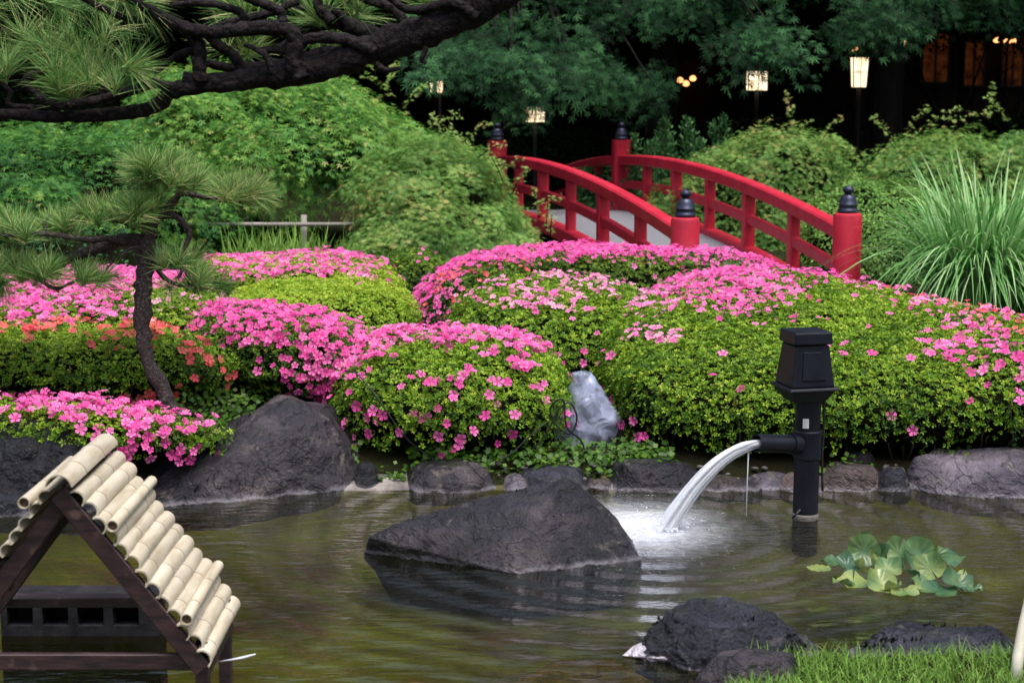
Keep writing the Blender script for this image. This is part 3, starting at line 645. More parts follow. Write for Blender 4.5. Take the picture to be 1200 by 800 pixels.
azalea("azalea_bush", "rounded azalea bush at centre with pink top and single blossoms, left of the plastic bag",
       [(-.82, 7.75), (-.55, 7.48), (-.1, 7.42), (.2, 7.54), (.31, 7.95), (.22, 8.6), (-.2, 8.8), (-.7, 8.7), (-.9, 8.3)],
       lambda x, y: .53+.05*(y-7.6), [([(380, 380), (640, 378), (672, 412), (640, 410), (560, 400), (470, 400), (425, 425), (385, 455), (360, 440)], 600, 'pink'),
              ([(520, 415), (560, 415), (560, 440), (520, 440)], 200, 'hot'), ([(595, 420), (645, 420), (645, 450), (590, 450)], 200, 'hot'),
              ([(380, 440), (410, 430), (400, 480), (380, 480)], 250, 'pink'), ([(640, 400), (672, 410), (672, 500), (650, 500)], 110, 'hot')],
       n=3.4, dens=2300, scatter=75, seed=4, under=.05)
azalea("azalea_hedge", "hot pink flowering azalea with a dark hollow underneath, above the big grey boulder",
       [(-1.62, 8.5), (-1.35, 8.2), (-1.0, 8.0), (-.78, 8.1), (-.7, 8.8), (-1.15, 9.3), (-1.75, 9.3)],
       lambda x, y: .60 - .05*(x+1.2), [([(190, 330), (320, 350), (420, 385), (430, 470), (400, 490), (370, 470), (330, 420), (260, 395), (215, 385)], 620, 'hot')],
       n=3.6, dens=1700, scatter=50, seed=5, under=.3, mat='azalea_dark', amp=.06)
azalea("azalea_bush", "azalea bush with orange red blossoms behind the small pine trunk",
       [(-3.0, 7.75), (-2.3, 7.66), (-1.75, 7.66), (-1.38, 7.85), (-1.33, 8.25), (-1.8, 8.55), (-3.0, 8.6)],
       .60, [([(-40, 350), (240, 345), (245, 400), (215, 390), (120, 395), (60, 400), (-40, 390)], 280, 'salmon')],
       n=3.6, dens=2100, scatter=150, scatter_hue='salmon', seed=6, under=.16)
azalea("azalea_hedge", "wide flat azalea bank covered in pink blossoms at the far left under the small pine",
       [(-3.4, 8.4), (-2.2, 8.45), (-1.75, 8.55), (-1.6, 9.0), (-1.75, 10.2), (-2.2, 10.8), (-3.2, 11), (-3.9, 10)],
       .625, [([(-100, 340), (60, 325), (120, 316), (200, 300), (260, 305), (262, 322), (180, 335), (120, 350), (160, 368), (100, 380), (-100, 395)], 600, 'pink'),
              ([(120, 335), (270, 325), (270, 385), (100, 385)], 150, 'pale')],
       n=5, dens=1500, scatter=20, seed=7)
azalea("azalea_bush", "smooth light green azalea mound without blossoms on its front",
       [(-1.6, 9.55), (-1.2, 9.3), (-.82, 9.3), (-.56, 9.65), (-.6, 10.3), (-1, 10.65), (-1.65, 10.6), (-1.75, 10)],
       .60, [([(400, 313), (455, 318), (450, 330), (400, 322)], 250, 'pale')], n=3.8, dens=1900, scatter=0, seed=8, tint=(.6, .2))
azalea("azalea_bush", "low azalea mound with pink blossom strips in front of the big weeping maple",
       [(-2.1, 11.2), (-1.4, 10.9), (-.8, 11.0), (-.7, 11.4), (-.95, 12.1), (-1.9, 12.2), (-2.3, 11.8)],
       .57, [([(250, 300), (480, 292), (480, 303), (400, 312), (470, 322), (250, 332)], 520, 'pink')], n=4.2, dens=1600, scatter=10, seed=9, tint=(.6, .2))
azalea("azalea_bush", "small dark green azalea with two pink blossoms in the gap between the mounds",
       [(-1.05, 12.3), (-.78, 11.75), (-.48, 11.85), (-.42, 12.4), (-.75, 12.8)], .56, [], n=3.5, dens=1600, scatter=25, seed=10, mat='azalea_dark')
azalea("azalea_bush", "low pink azalea at the left shore beside the black boulder",
       [(-2.7, 7.2), (-2.1, 7.08), (-1.6, 7.02), (-1.3, 7.18), (-1.27, 7.4), (-1.8, 7.52), (-2.7, 7.58)],
       lambda x, y: .385 - .09*(x+2.0), [([(-40, 450), (80, 465), (140, 475), (240, 490), (240, 515), (190, 545), (130, 540), (100, 500), (-40, 478)], 520, 'pink')],
       n=3.2, dens=2300, scatter=40, seed=11, base=.2, under=.04, depth=.05)

# ---------------------------------------------------------------- rocks
def rock(name, label, pts, mat, edge=.025, amp=.02, seed=0, smooth_n=2, freq=3.0, group=None, cat="rock", ridge=.0, soft=None):
    soft = (10 if name == 'shore_stone' else 3 if smooth_n else 0) if soft is None else soft
    bm = bmesh.new()
    for p in pts: bm.verts.new(p)
    h = bmesh.ops.convex_hull(bm, input=bm.verts)
    junk = [e for e in h.get('geom_unused', []) + h.get('geom_interior', []) if isinstance(e, bmesh.types.BMVert)]
    if junk: bmesh.ops.delete(bm, geom=list(set(junk)), context='VERTS')
    for it in range(9):
        es = [e for e in bm.edges if e.calc_length() > edge]
        if not es or len(bm.verts) > 60000: break
        bmesh.ops.subdivide_edges(bm, edges=es, cuts=1, use_grid_fill=False); bmesh.ops.triangulate(bm, faces=[f for f in bm.faces if len(f.verts) > 3])
        if it == 3:
            for _ in range(soft): bmesh.ops.smooth_vert(bm, verts=bm.verts, factor=.5, use_axis_x=True, use_axis_y=True, use_axis_z=True)
        if False: bmesh.ops.smooth_vert(bm, verts=bm.verts, factor=.35, use_axis_x=True, use_axis_y=True, use_axis_z=True)
    bmesh.ops.smooth_vert(bm, verts=bm.verts, factor=.5, use_axis_x=True, use_axis_y=True, use_axis_z=True)
    bm.normal_update(); sv = Vector((seed*3.1, seed*1.7, seed*.9))
    nv = [(v, v.normal.copy()) for v in bm.verts]
    for v, nn in nv:
        p = v.co
        d = noise.fractal(p*freq+sv, 1.0, 2.0, 5)*amp + noise.noise(p*1.4+sv)*amp*1.2 + amp*.25
        vd = noise.voronoi(p*freq*1.1+sv)[0]; d += (min(vd[1]-vd[0], .35)-.2)*amp*2.2
        d += noise.fractal(p*freq*9+sv, .7, 2.0, 5)*amp*(.3 if mat is M['rock_black'] else .12)
        if ridge: d -= ridge*abs(noise.noise(Vector((p.x*2, p.y*2, p.z*9))+sv))
        # a few fracture grooves
        c_ = abs(noise.noise(p*2.1+sv*2)); d -= max(0, .05-c_)*amp*9
        v.co = p + nn*d
    bm.normal_update()
    me = bpy.data.meshes.new(name); bm.to_mesh(me); bm.free(); me.polygons.foreach_set("use_smooth", np.ones(len(me.polygons), bool)); me.materials.append(mat)
    o = link(name, me); return tag(o, label, cat, group)
def blob_pts(px0, px1, ytop, Yf, depth, zb=-.1, seed=0, skew=0.0, n=11, ybase=None):
    """points of a boulder that spans px0..px1 at its front distance Yf"""
    n = 11; c_ = (px0+px1)/2; h_ = (px1-px0)/2*1.14; px0, px1 = c_-h_, c_+h_; depth *= 1.1; r = random.Random(seed); Ym = Yf + depth/2; a = at(px0, 400, Ym).x; b = at(px1, 400, Ym).x; zt = at((px0+px1)/2, ytop, Ym).z
    cx, rx, ry = (a+b)/2, (b-a)/2, depth/2; out = []
    for k in range(n):
        t = 2*math.pi*k/n + r.uniform(-.2, .2)
        for zz, q in ((0.0, 1.05), (.5, r.uniform(.82, 1.0)), (.97, r.uniform(.35, .7))):
            out.append((cx+skew*zz*rx+rx*q*math.cos(t)*r.uniform(.9, 1.02), Ym+ry*q*math.sin(t)*r.uniform(.9, 1.02), zb+(zt-zb)*min(1.0, zz*r.uniform(.94, 1.08)+.0)))
    return out

# central pyramid rock
C = [atz(428, 652, -.02), atz(432, 640, 0), atz(500, 657, 0), atz(560, 664, 0), atz(606, 672, 0), atz(690, 664, 0), atz(754, 656, 0)]
pk = [at(664, 559, 6.42), at(646, 562, 6.42), at(682, 570, 6.42), at(604, 577, 6.38), at(560, 590, 6.36), at(500, 602, 6.32), at(462, 614, 6.3), at(434, 630, 6.3), at(722, 606, 6.36),
      at(640, 600, 6.24), at(610, 640, 6.12)]
pts = [tuple(p) for p in C+pk] + [(.05+(p.x-.05)*.8, 6.4+(p.y-6.4)*.6, -.22) for p in C] + [(-.45, 6.5, 0), (-.1, 6.7, .0), (.3, 6.75, .0), (.48, 6.5, 0), (-.3, 6.5, -.2), (.25, 6.6, -.2)]
rock("pond_rock", "dark pointed rock standing in the middle of the pond", pts, M['rock'], .010, .009, 1, 0, 3.2)
# big boulder left of centre
C = [atz(168, 596, 0), atz(230, 592, 0), atz(300, 586, 0), atz(380, 577, 0), atz(414, 570, 0)]
pk = [at(176, 556, 7.3), at(215, 530, 7.4), at(262, 500, 7.5), at(305, 478, 7.55), at(335, 467, 7.55), at(358, 470, 7.55), at(384, 492, 7.5), at(404, 520, 7.5), at(413, 556, 7.45), at(350, 500, 7.35), at(260, 545, 7.2)]
pts = [tuple(p) for p in C+pk] + [(p.x, p.y-.03, -.2) for p in C] + [(-1.4, 7.75, .1), (-1.1, 7.95, .3), (-.85, 7.95, .25), (-.68, 7.7, .05), (-1.6, 7.5, 0)]
rock("shore_boulder", "big grey boulder with a sloping back on the left shore under the pink azalea", pts, M['rock'], .014, .016, 2, 0, 3.0)
# black boulder far left
C = [atz(-160, 600, 0), atz(-40, 606, 0), atz(40, 604, 0), atz(110, 600, 0), atz(165, 592, 0)]
pk = [at(-150, 490, 7.2), at(-60, 482, 7.2), at(10, 488, 7.2), at(60, 502, 7.15), at(100, 520, 7.1), at(135, 552, 7.1), at(160, 580, 7.12), at(0, 530, 7.0), at(80, 560, 6.98)]
pts = [tuple(p) for p in C+pk] + [(p.x, p.y-.03, -.2) for p in C] + [(-2.7, 7.5, .1), (-2.0, 7.45, .2), (-1.6, 7.3, .05)]
rock("shore_boulder", "black wet boulder at the far left behind the bamboo roof", pts, M['rock_black'], .018, .03, 3, 2, 5)
rock("shore_stone", "small round dark stone right of the big grey boulder", blob_pts(413, 443, 541, 7.34, .12, -.03, 31), M['rock_black'], .014, .005, 4)
rock("shore_stone", "long low dark stone on the far shore below the centre bush", blob_pts(466, 594, 541, 7.26, .32, -.1, 32), M['rock'], .016, .014, 5, ridge=.012)
rock("shore_stone", "narrow bluish dark stone right behind the pond rock's tip", blob_pts(598, 694, 547, 7.28, .26, -.05, 33), M['rock_black'], .016, .01, 6)
rock("shore_stone", "wide flat dark stone on the shore below the plastic bag's right", blob_pts(702, 838, 540, 7.26, .32, -.08, 34), M['rock'], .018, .014, 7, ridge=.015)
rock("shore_stone", "brown purple stone on the shore right of the black pipe", blob_pts(954, 1044, 543, 7.26, .28, -.08, 35), M['rock_brown'], .016, .012, 8)
rock("shore_stone", "small dark stone peeking up behind the brown purple stone", blob_pts(988, 1030, 529, 7.5, .14, 0, 36), M['rock'], .015, .006, 9)
rock("shore_stone", "dark round stone between the brown stone and the big pale boulder", blob_pts(1030, 1074, 547, 7.28, .18, -.05, 37), M['rock_black'], .015, .008, 10)
rock("shore_boulder", "wide smooth purple grey boulder on the right shore", blob_pts(1062, 1270, 531, 7.16, .5, -.1, 38, 0, 30), M['rock_purple'], .02, .016, 11)
rock("shore_stone", "small grey stone at the left of the wide purple boulder", blob_pts(1068, 1120, 534, 7.34, .15, -.05, 39), M['rock_purple'], .015, .006, 12)
for k, (a_, b_, yt) in enumerate([(832, 868, 552), (862, 892, 556), (886, 930, 550), (926, 962, 549), (592, 618, 549), (690, 716, 551)]):
    rock("shore_stone", ["low mottled stone left of the falling water at the shore", "small flat shore stone below the spout's mouth", "pale speckled shore stone directly behind the horizontal spout", "broad tan shore stone just behind the black pipe",
         "little stone touching the left end of the narrow bluish stone", "little stone touching the left end of the wide flat stone"][k],
         blob_pts(a_-9, b_+12, yt+6, 7.27+.02*(k % 3), .2, -.05, 50+k), [M['rock_brown'], M['rock'], M['rock_purple'], M['rock_brown'], M['rock_purple'], M['rock_brown']][k], .014, .008, 13+k)
# foreground rocks
rock("foreground_rock", "rugged black rock at the front of the pond beside the grass", blob_pts(762, 966, 716, 4.95, .42, -.1, 60, -.1, 24), M['rock_black'], .009, .02, 21, 1, 7, ridge=.03, soft=2)
rock("foreground_rock", "pale flat stone sticking out left of the rugged black rock", [tuple(q_) for q_ in (atz(728, 768, .004), atz(742, 756, .02), atz(768, 746, .055), atz(815, 744, .07), atz(830, 775, .03), atz(770, 775, .0), atz(728, 768, -.1), atz(830, 778, -.1), atz(800, 742, -.1), at(775, 748, 5.25))], M['rock_pale'], .010, .003, 22, 0)
rock("foreground_rock", "small smooth grey rock in the grass in front of the rugged black rock", blob_pts(824, 952, 766, 4.72, .2, .0, 62), M['rock'], .010, .008, 23)
rock("foreground_rock", "long dark rock in the grass at the lower right corner", blob_pts(1008, 1204, 738, 4.96, .34, -.02, 63, .1, 22), M['rock_black'], .010, .014, 24, 1, 6, ridge=.015, soft=4)
rock("submerged_rock", "brown algae covered rock just under the water beside the pale flat stone", [(p[0], p[1], -.16+(p[2]+.3)*.42) for p in blob_pts(590, 785, 762, 4.7, .6, -.3, 64)], M['rock_sunk'], .02, .01, 25, soft=6)
rock("submerged_rock", "flat olive rock under the water at the bottom left of the brown one", [(p[0], p[1], p[2]-.03) for p in blob_pts(400, 560, 800, 4.4, .5, -.3, 65)], M['rock_sunk'], .02, .01, 26)

# pale mortar edge along the far shore
xs_ = np.arange(-1.0, 4.1, .045); V = []
for i_, x_ in enumerate(xs_):
    n1 = noise.noise(Vector((x_*2.3, 1, 0))); n2 = noise.noise(Vector((x_*7, 4, 0)))
    y_ = 7.42 + n1*.08 + .03*n2 - .03 + (.0 if x_ < 1.9 else -.1*min(1, (x_-1.9)*1.2))
    w_ = .08 + n2*.03
    for dy, z_ in ((-w_*.7, -.08), (-w_*.6, -.004+n2*.02), (-w_*.2, .016+n1*.02), (w_*.5, .03+n2*.025), (w_*1.3, .05+n1*.03), (w_*2.0, -.02)):
        V.append((x_, y_+dy+noise.noise(Vector((x_*15, dy*20, 2)))*.012, z_+noise.noise(Vector((x_*18, dy*25, 7)))*.01))
n_ = len(xs_); F = [(i_*6+k, (i_+1)*6+k, (i_+1)*6+k+1, i_*6+k+1) for i_ in range(n_-1) for k in range(5)]
e = MB(); e.add(V, F, True); tag(e.build("pond_edge", M['mortar']), kind='structure')

# ---------------------------------------------------------------- blades: grass, reeds, iris
def blades(name, pos, d0, L, W, droop, mat, parent=None, seg=6, tint=None, r=rng):
    n = len(pos); t = np.linspace(0, 1, seg+1)[None, :, None]; hd = norm(d0*np.array([1, 1, 0])); side = norm(np.cross(d0, [0, 0, 1.0])+1e-6)
    tw = r.uniform(-.6, .6, (n, 1)); side = norm(side*np.cos(tw)+hd*np.sin(tw))
    L = L.reshape(n, 1, 1); dr = droop.reshape(n, 1, 1)
    P = pos[:, None] + d0[:, None]*L*t + hd[:, None]*L*dr*t**2*.5 - np.array([0, 0, 1.0])*L*dr*t**2.4*.75
    w = (W.reshape(n, 1, 1)*(1-t**2.2)+.0004)*.5
    V = np.stack([P-side[:, None]*w, P+side[:, None]*w], 2).reshape(-1, 3)
    b = (np.arange(n)*(seg+1)*2)[:, None] + (np.arange(seg)*2)[None]
    F = np.stack([b, b+1, b+3, b+2], -1).reshape(-1, 4)
    ti = np.repeat(tint if tint is not None else r.uniform(.1, .9, n), seg)
    return link(name, np_mesh(name, V, F, mat, True, {"tint": ti}), parent)

# near bank grass
n = 24000; x = rng.uniform(.45, 2.6, n); y = rng.uniform(4.0, 5.1, n); k = (inside(x, y) < -.06 - .05*rng.random(n))
hole = ((np.abs(x-.67) < .28) & (y > 4.95)); k &= ~hole; x, y = x[k], y[k]
pos = np.stack([x, y, gz(x, y)-.01], 1); d = norm(np.stack([rng.normal(0, .35, len(x)), rng.normal(0, .35, len(x)), np.ones(len(x))], 1))
gl_ = .035+.085*fbm(pos, 5, 77)*rng.random(len(x))**.5
o = blades("grass", pos, d, gl_, rng.uniform(.0018, .0036, len(x)), rng.uniform(0, .9, len(x)), M['grass']); tag(o, "short green grass on the near bank between the rocks", "grass", kind="stuff")
# iris leaves and grass strip before the weeping maple
n = 900; x = rng.uniform(-2.1, -.75, n); y = rng.uniform(12.4, 13.2, n)
pos = np.stack([x, y, gz(x, y)], 1); d = norm(np.stack([rng.normal(0, .22, n), rng.normal(0, .22, n), np.ones(n)], 1))
o = blades("iris_leaves", pos, d, rng.uniform(.25, .5, n), np.full(n, .014), rng.uniform(0, .5, n), M['grass']); tag(o, "strip of upright iris leaves below the pole fence", "iris leaves", kind="stuff")
# silver grass clump
cpos = at(1160, 350, 11.9); o = empty("silver_grass", (cpos.x, cpos.y, .1), "tall arching silver grass clump at the right behind the hedge", "ornamental grass")
n = 1500; rr = np.sqrt(rng.random(n))*.28; an = rng.uniform(0, 2*np.pi, n)
pos = np.stack([cpos.x+rr*np.cos(an)*1.3, cpos.y+rr*np.sin(an), np.full(n, .1)], 1)
lean = rr/.28*.24 + rng.uniform(0, .14, n); d = norm(np.stack([np.cos(an)*lean*np.where(np.cos(an) < 0, .4, 1), np.sin(an)*lean, np.ones(n)], 1)+rng.normal(0, .05, (n, 3)))
blades("blade_clump", pos, d, rng.uniform(.9, 1.65, n), rng.uniform(.014, .027, n), rng.uniform(.25, 1.25, n), M['reed'], o, 12)
# low ground cover at the foot of the hedges
n = 6500; x = rng.uniform(-.9, 3.6, n); y = 7.40+rng.random(n)*.42 - .08*(x > 2); keep = vnoise(np.stack([x, y, 0*x], 1), 3.3, 31) > .46; x, y = x[keep], y[keep]; x = np.concatenate([x, rng.uniform(-1.7, -.7, 1100)]); y = np.concatenate([y, rng.uniform(7.55, 8.3, 1100)])
pos = np.stack([x, y, gz(x, y)+rng.uniform(.0, .07, len(x))], 1); dn = norm(np.array([0, -.5, 1.0])+rng.normal(0, .4, pos.shape)); Xv, Yv, Zv = frames(dn, rng.normal(0, 1, pos.shape))
v, f = stamp(*OVAL, pos, Xv*1.6, Yv, Zv, rng.uniform(.02, .036, len(x)))
tag(link("ground_cover", np_mesh("ground_cover", v, f, M['azalea_dark'], False, {"tint": np.repeat(rng.uniform(.1, .55, len(x)), 2)})), "low ivy like ground cover at the foot of the hedges", "ground cover", kind="stuff")

# small gravel along the shore
bm = bmesh.new(); rg = random.Random(12)
for _ in range(150):
    x_ = rg.uniform(-.85, 3.6); y_ = 7.38+abs(rg.gauss(0, .06)) - .08*(x_ > 1.9); rd = rg.uniform(.006, .016)*rg.uniform(.7, 1.2); z_ = max(gzs(x_, y_), .02)
    bmesh.ops.create_icosphere(bm, subdivisions=2, radius=rd, matrix=Matrix.Translation((x_, y_, z_+rd*.35+.015)) @ Matrix.Rotation(rg.uniform(0, 3), 4, 'Z') @ Matrix.Diagonal((1.25, .9, .6, 1)))
for v_ in bm.verts: v_.co += v_.normal*noise.noise(v_.co*60)*.006
me = bpy.data.meshes.new("gravel"); bm.to_mesh(me); bm.free(); me.polygons.foreach_set("use_smooth", np.ones(len(me.polygons), bool)); me.materials.append(M['gravel'])
tag(link("gravel", me), "loose gravel and pebbles along the far shore", "gravel", kind="stuff")

# ---------------------------------------------------------------- maples and shrubs
def sprays(C, D, R, K, tpl, size, mat, name, parent, droop=.5, flat=.1, tint=(.5, .2), seed=0, spread=.35, upw=.8):
    r = np.random.default_rng(500+seed); N_ = len(C); R = np.broadcast_to(R, (N_,))
    nz = norm(np.array([0, 0, upw]) + D*.55 + r.normal(0, .2, (N_, 3))); a, b, nz = frames(nz, np.cross(nz, r.normal(0, 1, (N_, 3))))
    idx = np.repeat(np.arange(N_), K); n = len(idx); rad = np.sqrt(r.random(n))*R[idx]; an = r.uniform(0, 2*np.pi, n)
    dirv = a[idx]*np.cos(an)[:, None] + b[idx]*np.sin(an)[:, None]
    pos = C[idx] + dirv*rad[:, None] + nz[idx]*(r.normal(0, 1, n)*flat*R[idx])[:, None]
    pos[:, 2] -= droop*rad**2/R[idx]
    tip = dirv*.8 + D[idx]*.5 + np.array([0, 0, -.45]) + r.normal(0, .4, (n, 3)); nn = nz[idx] + r.normal(0, spread, (n, 3)) + D[idx]*.25
    Xv, Yv, Zv = frames(nn, tip); v, f = stamp(*tpl, pos, Xv, Yv, Zv, size*r.uniform(.6, 1.25, n))
    ct = r.normal(0, tint[1]*.6, N_); ti = np.clip(tint[0]+ct[idx]+r.normal(0, tint[1]*.7, n) + (r.random(n) < .03)*.4, 0, 1)
    return link(name, np_mesh(name, v, f, mat, False, {"tint": np.repeat(ti, len(tpl[1]))}), parent)

def limbs(base, tips, r0, mat, parent, name="trunk", seed=0, mid=.45, wob=.15, sides=10):
    m = MB(); r = random.Random(seed); base = Vector(base)
    fork = base + (sum((Vector(t) for t in tips), Vector())/len(tips) - base)*mid; fork.x = base.x + (fork.x-base.x)*.5; fork.y = base.y+(fork.y-base.y)*.5
    m.tube(smooth_path([base-Vector((0, 0, .1)), base+Vector((0, 0, .02)), base.lerp(fork, .5)+Vector((r.uniform(-.3, .3)*r0*2, r.uniform(-.3, .3)*r0*2, 0)), fork], 5), np.concatenate([[r0*1.5, r0*1.35], np.linspace(r0*1.2, r0*.75, 14)]), sides, wob=wob, seed=seed)
    for t in tips:
        t = Vector(t); q = fork.lerp(t, .5) + Vector((r.uniform(-.2, .2), r.uniform(-.2, .2), r.uniform(.0, .25)))*(t-fork).length*.5
        m.tube(smooth_path([fork, q, t], 6), np.linspace(r0*.55, r0*.1, 13), 7, wob=wob, seed=seed)
    return m.build(name, mat, parent)

def shrub(name, label, cx, cy, ax, ay, top, mat, nclump, K, R=.26, tpl=STAR, size=.045, n=2.3, seed=0, cat="maple", tint=(.5, .2), droop=.5, base=None, tops=None, flat=.1, upw=.8, group=None, inset=.3, foot=None, lift=0, under=.1):
    b = gzs(cx, cy) if base is None else base; o = empty(name, (cx, cy, b), label, cat, group)
    ft = foot or [(cx+ax*math.cos(t)*(1+.12*math.sin(3*t+seed)), cy+ay*math.sin(t)*(1+.1*math.cos(2*t+seed))) for t in np.linspace(0, 2*np.pi, 14, endpoint=False)]
    P, Nn = dome(ft, tops or top, b-.1+lift, n, under, (.34 if ax < 1.3 else .26)*min(ax, 1.2), 1.9, seed, 120, 40)
    C0 = np.array([cx, cy, b]); me_c = np_mesh('branch_shade_core', (C0+np.array([0, 0, lift])+(P-C0-np.array([0, 0, lift]))*(1-inset*1.15)).reshape(-1, 3), grid_faces(*P.shape[:2]), M['twig'], True); link('branch_shade_core', me_c, o)  # shrunken dark shell, colours the crown's gaps as shade
    pos, nn, A = sample(P, Nn, nclump/4.0, np.random.default_rng(seed)); pos, nn = pos[:nclump*3], nn[:nclump*3]
    r = np.random.default_rng(seed+1); idx = r.choice(len(pos), min(nclump, len(pos)), replace=False); pos, nn = pos[idx], nn[idx]
    pos = pos - nn*(r.random(len(pos))[:, None]*.16)
    sprays(pos, nn, R*r.uniform(.6, 1.15, len(pos)), K, tpl, size, mat, "foliage", o, droop, flat, tint, seed, upw=upw)
    limbs((cx, cy, b), [(cx+ax*.5*math.cos(t), cy+ay*.5*math.sin(t), b+(top-b)*.7) for t in (0.3, 1.7, 3.2, 4.6)], .05+.03*ax, M['bark'], o, seed=seed)
    return o

p = at(306, 200, 15.6)
shrub("weeping_maple", "big domed fresh green weeping maple behind the small pine at left", p.x, 15.7, 1.52, 1.4, 1.93, M['maple'], 380, 120, .3, size=.055, n=2.3, seed=21, tint=(.42, .3), base=.3, inset=.2, droop=.75, lift=.66, under=.5)
shrub("maple_shrub", "low dark green maple filling the left edge behind the small pine", at(20, 200, 14).x, 14.2, 1.75, 1.2, 1.52, M['maple'], 330, 95, .3, size=.048, n=2.3, seed=22, tint=(.24, .3), inset=.2, droop=.75)
shrub("weeping_maple", "lighter lacy maple whose tips overlap the red bridge's left railing", at(526, 200, 13.6).x, 13.7, .80, .75, 1.36, M['maple_pale'], 420, 110, .2, STAR7, .04, 2.7, 23, tint=(.5, .3), inset=.2, tops=lambda x, y: 1.36-.85*np.maximum(0, x+.62)-.25*np.maximum(0, -.75-x))
shrub("maple_shrub", "domed maple shrub just beyond the right railing of the red bridge", at(905, 200, 17.3).x, 17.4, 1.1, .9, 1.24, M['maple_pale'], 380, 80, .24, STAR7, .045, 2.2, 24, tint=(.45, .3), inset=.18, droop=.75)
shrub("maple_shrub", "spreading maple shrub at the right edge behind the silver grass", at(1150, 200, 16.5).x, 16.7, 1.35, 1.1, 1.36, M['maple_pale'], 460, 80, .25, STAR7, .045, 2.1, 25, tint=(.45, .3), inset=.18, droop=.75)
shrub("feathery_shrub", "yellow green feathery shrub between the red end post and the silver grass", at(1030, 260, 14.2).x, 14.3, .72, .6, 1.02, M['feather'], 260, 100, .17, OVAL, .03, 2.2, 26, "shrub", inset=.16)
shrub("low_shrub", "low green shrub seen through the bars of the bridge's right railing", at(770, 240, 20.4).x, 20.6, .95, .7, .8, M['juniper'], 240, 80, .2, OVAL, .05, 2.2, 27, "shrub", inset=.16)
shrub("low_shrub", "dark low shrub under the small pine at the left edge", at(40, 290, 12).x, 12.4, 1.0, .5, .62, M['maple_deep'], 170, 70, .2, OVAL, .04, 2.5, 28, "shrub", inset=.16)
# maple shoots that stick out of the shrubs' tops
def shoots(parent, pts, mat, seed, L=.35, size=.03):
    r = np.random.default_rng(seed); C, Dv, m = [], [], MB()
    for p_ in pts:
        d_ = Vector((r.uniform(-.5, .9), r.uniform(-.3, .1), r.uniform(.1, .8))).normalized(); p_ = Vector(p_)
        path = [p_ + d_*L*t + Vector((0, 0, -.25*L*t*t)) for t in np.linspace(0, 1, 7)]; m.tube(path, [.004]*7, 4)
        for q in path[1:]:
            for _ in range(5): C.append(tuple(q + Vector(r.normal(0, .018, 3)))); Dv.append((r.normal(), r.normal(), -.3))
    m.build("twig", M['twig'], parent)
    C = np.array(C); Dv = np.array(Dv); Xv, Yv, Zv = frames(np.array([0, -.4, 1])+r.normal(0, .5, C.shape), Dv); v, f = stamp(*STAR7, C, Xv, Yv, Zv, size*r.uniform(.7, 1.3, len(C)))
    link("shoot_leaves", np_mesh("shoot_leaves", v, f, mat, False, {"tint": np.repeat(r.uniform(.7, 1.0, len(C)), 7)}), parent)
def by_label(s): return next(o_ for o_ in col.objects if s in o_.get('label', ''))
shoots(by_label("lacy maple"), [at(x_, y_, 13.5) for x_, y_ in ((500, 150), (520, 155), (545, 165), (560, 185), (580, 205), (600, 228), (620, 245), (632, 255), (640, 268), (590, 215), (550, 172), (645, 280))], M['maple_pale'], 5, .3)
shoots(by_label("domed maple shrub"), [at(x_, y_, 17.2) for x_, y_ in ((870, 165), (900, 158), (930, 150), (960, 170), (985, 185), (1010, 200))], M['maple_pale'], 6, .45, .04)
shoots(by_label("spreading maple"), [at(x_, y_, 16.4) for x_, y_ in ((1060, 160), (1085, 150), (1110, 145), (1160, 140), (1050, 170), (1185, 145))], M['maple_pale'], 7, .45, .04)
shoots(by_label("big domed"), [at(x_, y_, 15.2) for x_, y_ in ((440, 90), (455, 100), (465, 115), (470, 130), (430, 85))], M['maple'], 8, .4, .04)
# juniper with upright shoots
jb = at(815, 230, 19.4); o = empty("juniper", (jb.x, jb.y, .15), "juniper with upright pointed shoots beyond the red bridge", "juniper")
C, Dv, m = [], [], MB()
for k in range(26):
    bx = jb.x + rng.uniform(-.75, .75); by = jb.y+rng.uniform(-.4, .4); h_ = rng.uniform(.75, 1.45)*(1-.35*abs(bx-jb.x)); lx = rng.uniform(-.15, .15)
    m.tube([(bx, by, .1), (bx+lx*.5, by, h_*.5), (bx+lx, by, h_)], [.012, .008, .003], 5)
    for q in np.linspace(.1, 1, 46):
        for _ in range(10):
            w_ = .12*(1-q*.85); C.append((bx+lx*q+rng.normal(0, w_), by+rng.normal(0, w_), .1+h_*q)); Dv.append((C[-1][0]-bx-lx*q, C[-1][1]-by, .12))
m.build("trunk", M['bark'], o); C = np.array(C); Dv = np.array(Dv); Xv, Yv, Zv = frames(rng.normal(0, 1, C.shape), Dv); v, f = stamp(*OVAL, C, Xv*.6, Yv, Zv, rng.uniform(.04, .08, len(C)))
link("foliage", np_mesh("foliage", v, f, M['juniper'], False, {"tint": np.repeat(rng.uniform(.1, .9, len(C)), 2)}), o)

